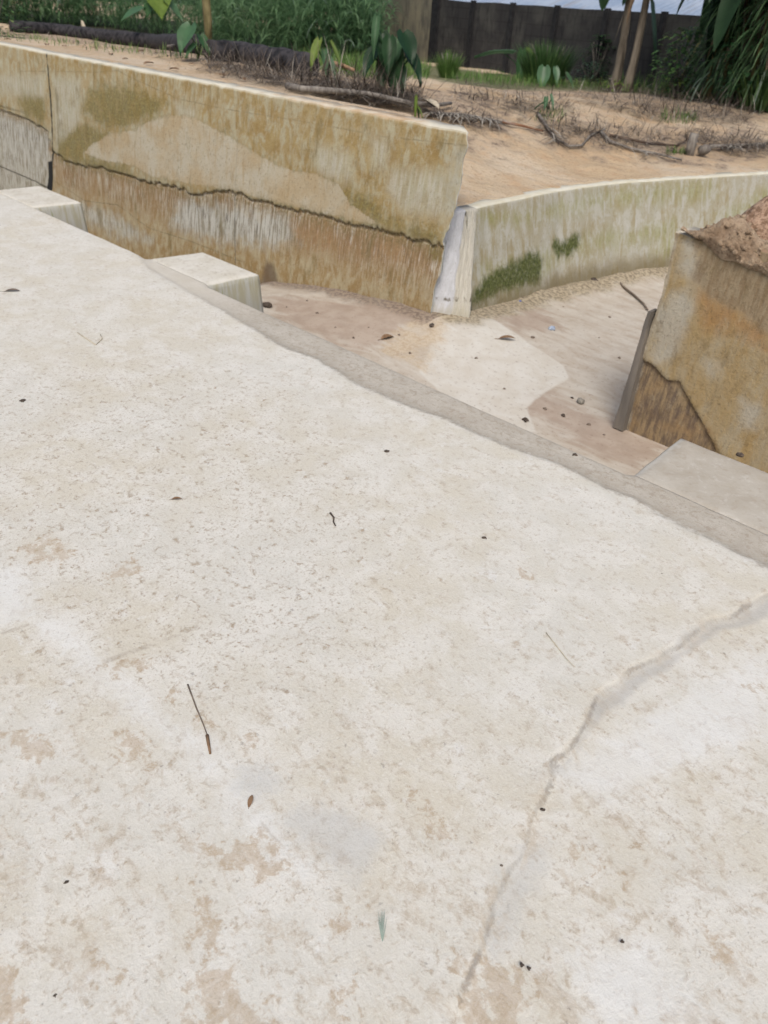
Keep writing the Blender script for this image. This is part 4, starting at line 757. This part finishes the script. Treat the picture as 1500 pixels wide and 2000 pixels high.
shrub((873, 152), 46, 42, 420, G_short, 'small fluffy light green shrub at the foot of the dark wall near the corner post', .035, True)
shrub((1062, 160), 110, 62, 900, G_shrub, 'wide grassy green bush halfway along the dark block wall', .05, True)
shrub((1160, 160), 50, 66, 300, G_dk, 'dark leafy shrub just left of the two brown banana stems', .06)
shrub((1282, 172), 80, 100, 650, G_shrub, 'dark green leafy shrub right of the two brown banana stems', .07)
shrub((1322, 190), 95, 95, 600, G_shrub, 'leafy green shrub between the hanging yellow leaf rib and the right palm clump', .08)
shrub((1205, 178), 60, 22, 160, G_yel, 'low yellow-green weed patch at the base of the banana stems', .045)
shrub((1318, 192), 44, 26, 90, G_yel, 'yellowish small weed at the edge of the thicket right of the banana stems', .05)
shrub((-8, 70), 90, 70, 420, G_shrub, 'dark shrub at the left frame edge covering the end of the black log', .07)
shrub((1150, 118 + 45), 60, 30, 150, G_blue, 'low pale leaved shrub at the foot of the dark wall before the banana stems', .05)
# banana plants
def banana(basepx, toppx, r0_, height, nl_, label, dry=3, seed=1, greenl=None):
    rs = random.Random(seed); b = gp(*basepx); dist = np.linalg.norm(b - EYE); d = ray(*toppx); d /= np.linalg.norm(d); q = EYE + d * dist; ax = (q - b); ax /= np.linalg.norm(ax)
    root = empty('banana_plant', b); tag(root, label, 'banana plant', 'banana plants by the boundary wall'); inv = Matrix.Translation(-root.location); st_ = MB(); Q = []; R_ = []
    for i in range(12): t = i / 11; Q.append(b - ax * .05 + ax * height * t + np.array([.02 * math.sin(t * 7), 0, 0])); R_.append(r0_ * (1 - .5 * t) * (1.35 if i == 0 else 1.12 if i == 1 else 1))
    st_.tube(Q, R_, 12, True, .3, .12)
    for k in range(5):                                # loose dry sheaths
        t = rs.random() * .6; p = b + ax * height * (t + .3); a = rs.random() * 6.28; st_.blade(p + np.array([math.cos(a), math.sin(a), 0]) * r0_ * .8, (.2 * math.cos(a), .2 * math.sin(a), -1), .3 + .3 * rs.random(), .07, .2, 4, .8)
    o = st_.build('stem', M_bark, None); o.parent = root; o.matrix_parent_inverse = inv; top = Q[-1]
    prof = lambda t: (min(1, t * 5) if t < .25 else 1) * (1 - max(0, t - .55) / .45)**.6 if t > .12 else .12
    for k in range(nl_):
        a = k * 2.4 + seed; mb = MB(); up_ = .5 + 1.4 * rs.random(); ln = 1.4 + .8 * rs.random()
        mb.blade(top, (math.cos(a), math.sin(a), up_), ln, .34 + .12 * rs.random(), 2.0 + 1.6 * rs.random(), 12, rs.random() * .9, prof, .35); o = mb.build('leaf', G_ban, None); o.parent = root; o.matrix_parent_inverse = inv
    for k in range(dry):
        a = k * 1.9 + seed * 2; mb = MB(); s0_ = b + ax * height * (.55 + .4 * rs.random())
        mb.blade(s0_, (math.cos(a) * .8, math.sin(a) * .8, .15), .6 + .6 * rs.random(), .06 + .05 * rs.random(), 4.5, 10, rs.random(), prof, .9); o = mb.build('dry_leaf', M_dry, None); tag(o, 'dry brown hanging leaf'); o.parent = root; o.matrix_parent_inverse = inv
    for (x0, y0, x1, y1, wd) in (greenl or []):
        mb = MB(); p0 = EYE + ray(x0, y0) / np.linalg.norm(ray(x0, y0)) * dist; p1 = EYE + ray(x1, y1) / np.linalg.norm(ray(x1, y1)) * (dist - .1)
        mb.blade(p0, p1 - p0, np.linalg.norm(p1 - p0), wd, .1, 10, rs.random() * .6, prof, .25); o = mb.build('leaf', G_ban, None); o.parent = root; o.matrix_parent_inverse = inv
banana((1198, 178), (1230, 0), .085, 2.6, 6, 'brown banana stem, left one of the leaning pair before the dark wall', 1, 3, [(1180, -60, 1176, 22, .35)])
banana((1222, 180), (1264, 0), .08, 2.7, 6, 'brown banana stem, right one of the leaning pair, with a long hanging leaf', 1, 5, [(1268, -30, 1282, 150, .26), (1250, -50, 1215, 12, .3)])
banana((1408, 200), (1450, 40), .12, 1.9, 7, 'banana plant at the left side of the dense right clump', 3, 7, [(1400, -40, 1378, 150, .36), (1420, -20, 1395, 120, .3)])
banana((1452, 206), (1480, 40), .13, 1.8, 7, 'banana plant in the middle of the dense right clump', 4, 11, [(1440, -40, 1425, 110, .34)])
banana((1500, 214), (1515, 40), .13, 1.9, 7, 'banana plant at the right frame edge of the dense right clump', 4, 17, [(1470, 0, 1480, 140, .3), (1440, 60, 1450, 190, .16)])
shrub((1440, 204), 130, 150, 420, G_dk, 'dark undergrowth shrub filling the right banana clump', .09)
shrub((1480, 214), 90, 70, 220, G_shrub, 'green spiky undergrowth shrub at the foot of the right banana clump', .12, True)
def pxpath(pts, lift): return [gp(x, y, lift) for x, y in pts]
for pts, lab in (([(1318, 180), (1345, 120), (1372, 70)], 'pale green slanting pole in the thicket left of the right banana clump'), ([(1346, 188), (1358, 130), (1376, 95)], 'thin grey slanting pole in the thicket left of the right banana clump')):
    b = gp(*pts[0]); ds = np.linalg.norm(b - EYE); Q = [b] + [EYE + ray(*q) / np.linalg.norm(ray(*q)) * ds for q in pts[1:]]; mb = MB(); mb.tube(Q, [.035, .03, .024], 8, True, .3, .1); o = mb.build('pole', M_stake if 'green' in lab else M_stick, None, loc=b); tag(o, lab, 'pole')
# curtain of narrow drooping leaves round the right clump
for (bx, by, wpx, n_, lab) in ((1400, 200, 70, 700, 'tall clump of narrow drooping dark leaves at the left side of the right thicket'), (1478, 212, 90, 900, 'tall clump of narrow drooping leaves and thin canes at the right frame edge')):
    b = gp(bx, by); dist = np.linalg.norm(b - EYE); rx = wpx / F * dist / 2; mb = MB(); cn = MB()
    for k in range(9):
        a = k * 2.3; q = b + np.array([math.cos(a) * rx * .6, math.sin(a) * rx * .6, 0]); ln_ = 1.6 + random.random() * .9; dx = (random.random() - .35) * .9
        cn.tube([q - (0, 0, .05), q + np.array([dx * .3, 0, ln_ * .5]), q + np.array([dx, .1, ln_])], [.03, .024, .012], 6)
    for k in range(n_):
        a = random.random() * 6.283; rr = random.random()**.5 * rx; zz = .25 + 2.3 * random.random(); mb.blade(b + np.array([math.cos(a) * rr, math.sin(a) * rr, zz]), (math.cos(a) * .7, math.sin(a) * .7, .4 - random.random()), .3 + .4 * random.random(), .02 + .03 * random.random(), 2.2, 5, None, fold=.3)
    root = empty('cane_clump', b); tag(root, lab, 'cane clump'); inv = Matrix.Translation(-root.location)
    for mb_, nm, mt in ((mb, 'foliage', G_tall), (cn, 'canes', M_stake)): o = mb_.build(nm, mt, None); o.parent = root; o.matrix_parent_inverse = inv
# ================================================================== FRONDS AND STICKS ON THE SAND
def frond(pts, rad, label, leaf=None, n_=40, mat=None, lift=.03, side=1, dirpx=(0, 26), bow=0.0):
    Q = [gp(x, y, lift + bow * math.sin(math.pi * i / max(1, len(pts) - 1))) for i, (x, y) in enumerate(pts)]; Q2 = []
    for i in range(len(Q) - 1):
        for t in np.linspace(0, 1, 5)[:-1]: Q2.append(Q[i] + (Q[i + 1] - Q[i]) * t)
    Q2.append(Q[-1]); root = empty('palm_frond', Q[0]); tag(root, label, 'palm frond', 'dry palm fronds on the sand'); inv = Matrix.Translation(-root.location)
    mb = MB(); mb.tube(Q2, [rad * (1 - .5 * i / len(Q2)) for i in range(len(Q2))], 8, True, .4, .15); o = mb.build('stalk', mat or M_stick, None); o.parent = root; o.matrix_parent_inverse = inv
    if leaf:
        mb = MB()
        for k in range(int(n_ * .75)):
            t = leaf[0] + (leaf[1] - leaf[0]) * k / n_; p = along(Q2, t); g = p + np.array([-.45 + .75 * random.random(), -.30 - .2 * random.random(), 0]) * side; mb.blade(p, (g - p) + np.array([0, 0, .10 * random.random()]), .15 + .42 * random.random()**1.5, .008 + .012 * random.random(), .5, 4, random.choice((.05, .2, .95, .98, .99)))
        o = mb.build('leaflets', M_brush, None); o.parent = root; o.matrix_parent_inverse = inv
frond([(562, 180), (590, 192), (650, 200), (720, 207), (800, 222), (850, 222), (880, 212)], .032, 'long grey curved palm stalk lying just behind the top of the long wall', None, lift=.05, bow=.05)
frond([(840, 228), (900, 230), (960, 240), (990, 248)], .018, 'dry palm frond with black and white comb-like leaflets beyond the wall end', (0, 1), 130)
frond([(980, 244), (1020, 252), (1060, 262)], .016, 'short reddish brown stalk on the sand beyond the wall end', None, mat=plain('red_stalk', (.20, .09, .05), (.30, .17, .10), 12))
frond([(1050, 228), (1070, 258), (1090, 280), (1110, 292), (1135, 290), (1152, 270), (1180, 258)], .019, 'dry S-shaped palm frond with hanging leaflets on open sand', (.1, .45), 36)
frond([(1172, 262), (1190, 282), (1230, 296), (1290, 308), (1330, 318)], .019, 'pale grey bent palm stalk nearest the curved wall', (.5, .95), 16)
frond([(1190, 270), (1260, 284), (1320, 290), (1345, 276)], .016, 'dark brown palm stalk lying against the little stump', None, mat=plain('dark_stalk', (.07, .045, .035), (.16, .11, .08), 12))
frond([(1380, 292), (1430, 290), (1500, 286), (1560, 290)], .024, 'brown palm frond running out of the right frame edge on the sand', (.1, .9), 50)
frond([(640, 152), (665, 160), (690, 172)], .03, 'short orange-brown dead palm piece on top of the brush heap', None, mat=plain('orange_husk', (.32, .18, .09), (.45, .29, .18), 12), lift=.16)
frond([(330, 108), (350, 96), (365, 84)], .018, 'short grey stick leaning on the long black log', None, lift=.10)
b = gp(1345, 302); mb = MB(); mb.tube([b - (0, 0, .05), b + (0, 0, .10), b + (.01, 0, .22)], [.06, .05, .045], 10, True, .5, .3); mb.blob(b + (.16, 0, .06), .07, .05, .06, 6, .5); o = mb.build('stump', M_stick, None, loc=b); tag(o, 'little grey weathered stump among the sticks on the sand at right', 'stump')
# husks
def husk(px, ln, wd, label, mat, dirv=(.5, -.5, .25), lift=.02):
    p = gp(*px, lift); mb = MB(); mb.blade(p, dirv, ln, wd, .25, 6, .95, lambda t: math.sin(math.pi * (t * .9 + .1))**.7, .5); o = mb.build('dry_husk', mat, None, loc=p); tag(o, label, 'husk')
M_husk = plain('pale_husk', (.50, .42, .30), (.62, .55, .44), 20)
husk((826, 214), .30, .10, 'pale pointed dry husk lying at the top of the long wall near its end', M_husk, (.45, -.75, -.02), .08)
husk((164, 72), .36, .10, 'pale dry husk draped over the long black log', M_husk, (.30, -.45, -.8), .40)

# ================================================================== LITTER
M_pod = plain('dark_litter', (.05, .038, .03), (.13, .10, .08), 60); M_bl = plain('brown_leaf', (.17, .095, .05), (.27, .17, .10), 60, .7); M_peb = plain('pebble_stone', (.22, .20, .17), (.34, .31, .27), 60); M_tw = plain('twig_bark', (.12, .09, .07), (.24, .19, .15), 60)
M_blue = plain('blue_plastic', (.03, .07, .30), (.10, .18, .45), 60, .4); M_ceram = plain('pale_plastic', (.30, .36, .48), (.42, .46, .52), 60, .4); M_grn = plain('dry_grass_green', (.20, .27, .22), (.33, .38, .33), 40)
def chan(x, y):
    p = at(x, y, -.55)
    for _ in range(5): p = at(x, y, float(floorz(p[:2] @ D, p[:2] @ NN)))
    return p
def deckp(x, y): return at(x, y, -.004)
def pebble(p, r, mat, label, name='pebble', cat='pebble', group=None, flat=.55, lobes=2):
    mb = MB(); mb.blob(p + (0, 0, r * flat * .7), r, r * .7, r * flat, 6, .4, rot=random.random() * 3)
    for k in range(lobes - 1): a = random.random() * 6.28; mb.blob(p + (math.cos(a) * r * .8, math.sin(a) * r * .8, r * flat * .5), r * .6, r * .4, r * flat * .7, 5, .4, rot=random.random() * 3)
    o = mb.build(name, mat, None, loc=p); tag(o, label, cat, group); return o
def leaf(p, ln, wd, ang, mat, label, group=None, curl=.5):
    mb = MB(); mb.blade(p + (0, 0, .006), (math.cos(ang), math.sin(ang), .25), ln, wd, curl, 7, .4, lambda t: math.sin(math.pi * min(1, t * .93 + .06))**.8, .5); mb.tube([p + (0, 0, .006), p + (-math.cos(ang) * ln * .3, -math.sin(ang) * ln * .3, .004)], ln * .02, 4)
    o = mb.build('dry_leaf', mat, None, loc=p); tag(o, label, 'leaf', group)
def twig(pts, rad, mat, label, fn=deckp, lift=.004, name='twig', cat='twig'):
    Q = [fn(x, y) + (0, 0, lift + rad) for x, y in pts]; mb = MB(); mb.tube(Q, [rad * (1.2 - .7 * i / len(Q)) for i in range(len(Q))], 7, True, .4, .25)
    o = mb.build(name, mat, None, loc=Q[0]); tag(o, label, cat)
twig([(367, 1340), (376, 1364), (384, 1386), (395, 1412), (404, 1436), (407, 1446)], .0022, M_tw, 'thin dark curved twig lying on the deck in the lower left')
twig([(405, 1440), (408, 1458), (411, 1476)], .0040, M_bl, 'short thicker reddish stub at the lower tip of the curved twig', name='twig')
twig([(645, 1005), (652, 1014), (651, 1022), (655, 1030)], .0035, M_pod, 'tiny dark hooked twig near the middle of the deck')
twig([(1066, 1238), (1085, 1262), (1105, 1288), (1122, 1305)], .0015, M_husk, 'pale thin straw lying on the deck left of the long crack', name='straw', cat='straw')
twig([(152, 652), (188, 676), (200, 664), (196, 655)], .0028, M_husk, 'pale bent twig on the far left part of the deck')
twig([(1204, 547), (1215, 562), (1238, 580), (1256, 596), (1264, 608)], .012, M_tw, 'bent brown stick on the side channel floor touching the wall stub', chan)
mb = MB(); p = deckp(747, 1842)
for k in range(11): q = deckp(735 + 26 * random.random(), 1772 + 26 * random.random()); mb.blade(p + (0, 0, .003), (q - p) + (0, 0, .012), np.linalg.norm(q - p), .0022, .25, 4)
o = mb.build('grass_tuft', M_grn, None, loc=p); tag(o, 'small grey-green spray of dry grass blades at bottom centre of the deck', 'grass tuft')
pebble(deckp(755, 884), .013, M_pod, 'dark seed pod lying in the middle of the deck', 'seed_pod', 'seed pod', flat=.5, lobes=3)
pebble(deckp(945, 1052), .009, M_pod, 'small dark seed pod on the deck, right of the hooked twig', 'seed_pod', 'seed pod', lobes=2)
pebble(deckp(45, 785), .014, M_pod, 'dark seed pod near the left frame edge on the far half of the deck', 'seed_pod', 'seed pod', lobes=3)
pebble(deckp(130, 1725), .0065, M_pod, 'dark oval seed pod alone in the lower left corner area', 'seed_pod', 'seed pod', lobes=1)
pebble(deckp(1059, 1582), .006, M_pod, 'small dark crumb lying in the deck crack where it turns', 'seed_pod', 'seed pod', lobes=2)
pebble(deckp(979, 1692), .005, M_tw, 'thin dark crumb beside the lower part of the deck crack', 'seed_pod', 'seed pod', lobes=2)
leaf(deckp(486, 1580), .034, .012, 1.5, M_bl, 'small narrow brown leaf standing out on a whitish streak in the lower deck')
leaf(deckp(335, 978), .04, .014, .2, M_bl, 'curled pale brown leaf flake on left half of deck')
leaf(chan(975, 663), .13, .05, .1, M_bl, 'narrow reddish leaf lying on the channel floor right of the pier')
leaf(chan(745, 664), .11, .06, .6, M_bl, 'curled dark brown leaf on the channel silt below the pier')
leaf(deckp(10, 571), .09, .03, .2, M_tw, 'greyish leaf at the left frame edge on the far deck')
pebble(chan(522, 600), .045, M_pod, 'black lump lying beside the middle concrete block', 'stone', 'stone', lobes=2)
pebble(chan(843, 638), .028, M_pod, 'small black stone at the foot of the pier', 'stone', 'stone', lobes=1)
pebble(chan(1077, 643), .030, M_ceram, 'crumpled pale blue plastic scrap in the middle of the side channel', 'plastic_scrap', 'plastic scrap', lobes=3)
pebble(chan(1018, 588), .040, M_pod, 'black rubbish lump at the mossy foot of the curved wall', 'rubbish_lump', 'rubbish', lobes=2)
pebble(chan(1014, 592) + (0, -.03, .02), .016, M_blue, 'bright blue plastic scrap on the black rubbish lump', 'plastic_scrap', 'plastic scrap', lobes=2)
pebble(chan(1133, 788), .028, M_peb, 'grey cube-like pebble on the side channel floor', 'pebble', 'pebble', lobes=1, flat=.9)
pebble(chan(1100, 813), .018, M_pod, 'small dark stone left of and below the grey cube-like pebble', 'stone', 'stone', lobes=1)
pebble(chan(1027, 822), .022, M_pod, 'dark stone by the deck edge in the channel', 'stone', 'stone', lobes=3)
pebble(chan(1117, 778), .012, M_pod, 'tiny dark stone just above the grey cube-like pebble', 'stone', 'stone', lobes=1)
pebble(chan(1155, 555), .07, M_pod, 'dark clod at the foot of the curved wall, nearer the pier', 'clod', 'clod', lobes=2)
pebble(chan(1226, 536), .07, M_pod, 'dark clod at the foot of the curved wall, nearer the wall stub', 'clod', 'clod', lobes=3)
pebble(chan(1108, 566), .06, M_pod, 'flat dark clod on the soil bank below the moss', 'clod', 'clod', lobes=3, flat=.3)
pebble(at(1123, 890, -.012), .012, M_pod, 'small dark stone on the bare strip at the deck edge', 'stone', 'stone', lobes=2)
pebble(at(1453, 886, 0) + (0, .03, -.03), .018, M_pod, 'black crumb on the far edge of the right concrete block', 'stone', 'stone', lobes=2)
sm = []
for (x, y) in ((37, 437), (80, 447), (220, 497), (178, 520), (140, 966), (330, 823), (1215, 1840), (1018, 1885), (1032, 1892), (673, 1286), (205, 1243), (1345, 1108), (1292, 1122), (575, 1930), (600, 1670), (108, 1945), (862, 1330)): sm.append(deckp(x, y))
def copies(src, pts, label, group, smin=.6, smax=1.3):
    tag(src, label, None, group)
    for q in pts:
        o = src.copy(); C.objects.link(o); o.location = tuple(q); o.rotation_euler = (0, 0, random.random() * 6.28); k = random.uniform(smin, smax); o.scale = (k, k, k)
src = pebble(sm[0], .0055, M_pod, 'x', 'crumb', 'crumb', 'x', lobes=2); copies(src, sm[1:], 'tiny dark crumb scattered on the pale deck', 'dark crumbs on the deck', .45, .95)
sm = [chan(x, y) for x, y in ((620, 612), (560, 600), (690, 660), (720, 640), (655, 640), (800, 690), (1065, 800), (1150, 830), (1180, 850), (1040, 660), (1170, 660), (1100, 600), (780, 655), (600, 588), (1210, 700), (985, 760), (930, 700), (1190, 620))]
src = pebble(sm[0], .012, M_tw, 'x', 'crumb', 'crumb', 'x', lobes=2); copies(src, sm[1:], 'tiny brown crumb scattered on the channel floor', 'brown crumbs on the channel floor')
sm = [gp(x, y) for x, y in ((8, 78), (50, 68), (105, 74), (95, 92), (130, 94), (72, 66), (155, 84), (215, 110), (190, 96), (250, 118), (300, 128), (280, 104), (350, 140), (380, 128), (430, 150), (470, 158))]
p0 = sm[0]; mb = MB(); mb.blade(p0 + (0, 0, .01), (1, .2, .2), .11, .05, .6, 6, .4, lambda t: math.sin(math.pi * min(1, t * .93 + .06))**.8, .5); src = mb.build('dry_leaf', M_bl, None, loc=p0); src['category'] = 'leaf'
copies(src, [q + (0, 0, .008) for q in sm[1:]], 'small brown dry leaf on the sand behind the long wall', 'dry leaves on the sand behind the long wall')
q_ = onface(692, 224); pebble(W(q_[0], NF + .01, q_[1] - .01), .035, M_pod, 'dark clod stuck on the top edge of the long wall', 'clod', 'clod', lobes=2)
# formwork board against the end of the wall stub
ta, ba = np.array(onface(1281, 606, NR, KR, ZR)), np.array(onface(1226, 838, NR, KR, ZR)); V = []; N_ = 24
for i in range(N_ + 1):
    t = i / N_; c = ba + (ta - ba) * t; wd = .075 * (1 - .7 * t); jit = .006 * (vnoise(t * 9, 0, 3) - .5)
    nn0 = NR + KR * (c[1] - ZR)
    for ds_, dn_ in ((-wd, -.055), (-.004, -.055), (-.004, .03), (-wd, .03)): V.append(W(c[0] + ds_ + jit, nn0 + dn_, c[1]))
Fs = [(i * 4 + j, i * 4 + (j + 1) % 4, i * 4 + 4 + (j + 1) % 4, i * 4 + 4 + j) for i in range(N_) for j in range(4)] + [(0, 1, 2, 3)[::-1], tuple(N_ * 4 + j for j in range(4))]
M_board = plain('old_board', (.13, .115, .10), (.24, .205, .17), 9, .8, (1, 1, .2), .6); o = mesh('board', V, Fs, M_board, None, {'rnd': [.2] * len(V)}, smooth=False, loc=W(ba[0], NR - .05, ba[1])); tag(o, 'dark grey wooden board standing against the left end of the wall stub', 'board')

# ------------------------------------------------------------------ loose earth heaped over the stub wall
SP = [onface(x, y, NR, KR, ZR) for x, y in ((1345, 440), (1356, 452), (1374, 470), (1398, 494), (1425, 505), (1460, 524), (1500, 540), (1600, 580), (1800, 640))]
ss_ = np.concatenate([np.arange(-1.84, -.2, .012), np.linspace(-.2, 3.5, 50)]); V = []; npath = 46
for s_ in ss_:
    zf_ = np.interp(s_, [q[0] for q in SP], [q[1] for q in SP]) + .03 * (vnoise(s_ * 14, 0, 3) - .5)
    hp = .025 + .09 * math.exp(-((s_ + 1.60) / .10)**2) + .07 * sst(s_, -1.25, -.95) - .02 * math.exp(-((s_ + 1.36) / .09)**2); en = float(sst(s_, -1.86, -1.72)); tz = .655 + hp * en
    for j in range(npath):
        t = j / (npath - 1)
        if t < .35: q = t / .35; n_ = NR - .028 - .03 * math.sin(math.pi * q) + .05 * q * q; z_ = zf_ + (tz - .03 - zf_) * q
        else: q = (t - .35) / .65; n_ = NR + .022 + .55 * q; z_ = tz - .03 + .03 * math.sin(math.pi * q) - .40 * q**1.6
        k = (fbm(s_ * 11, t * 12, 4, 81) - .5) * .07 + (fbm(s_ * 36, t * 34, 3, 85) - .5) * .06; k *= en * min(1, t * 9 + .15)
        V.append(W(s_ + k * .2, n_ - k * .6, z_ + k * .8))
mb_f = [tuple(q)[::-1] for q in gridfaces(len(ss_), npath)]
m = MT('loose_earth', .97); v = m.pos(); nB = m.noise(v, 9, 8, .72); nC = m.noise(v, 45, 6, .75)
col = m.mix(m.ss(nB, .38, .62), (.29, .20, .13), (.44, .33, .23)); col = m.mix(m.mul(m.ss(nC, .52, .62), .6), col, (.15, .095, .06)); col = m.mix(m.mul(m.ss(nC, .44, .36), .5), col, (.50, .39, .29)); m.bump(m.math('ADD', nB, m.mul(nC, .7)), .8, .03); m.out(col)
mc = MB()
for k in range(420):
    i = random.randrange(int(len(ss_) * .72)); j = random.randrange(1, npath - 8); q = np.array(V[i * npath + j]); r_c = .006 + .014 * random.random()**2
    if ss_[i] < -1.78: continue
    mc.blob(q + (0, 0, r_c * .3), r_c, r_c * .8, r_c * .75, 5, .5, rot=random.random() * 3)
nb0 = len(V); V = list(V) + [np.array(q) for q in mc.v]; mb_f += [tuple(i + nb0 for i in q) for q in mc.f]
V = np.array(V); c0 = V.mean(0); o = mesh('earth_heap', V, mb_f, m.m, None, None, True, c0); tag(o, 'lumpy heap of loose reddish earth spilling over the top of the right wall stub', 'earth heap')
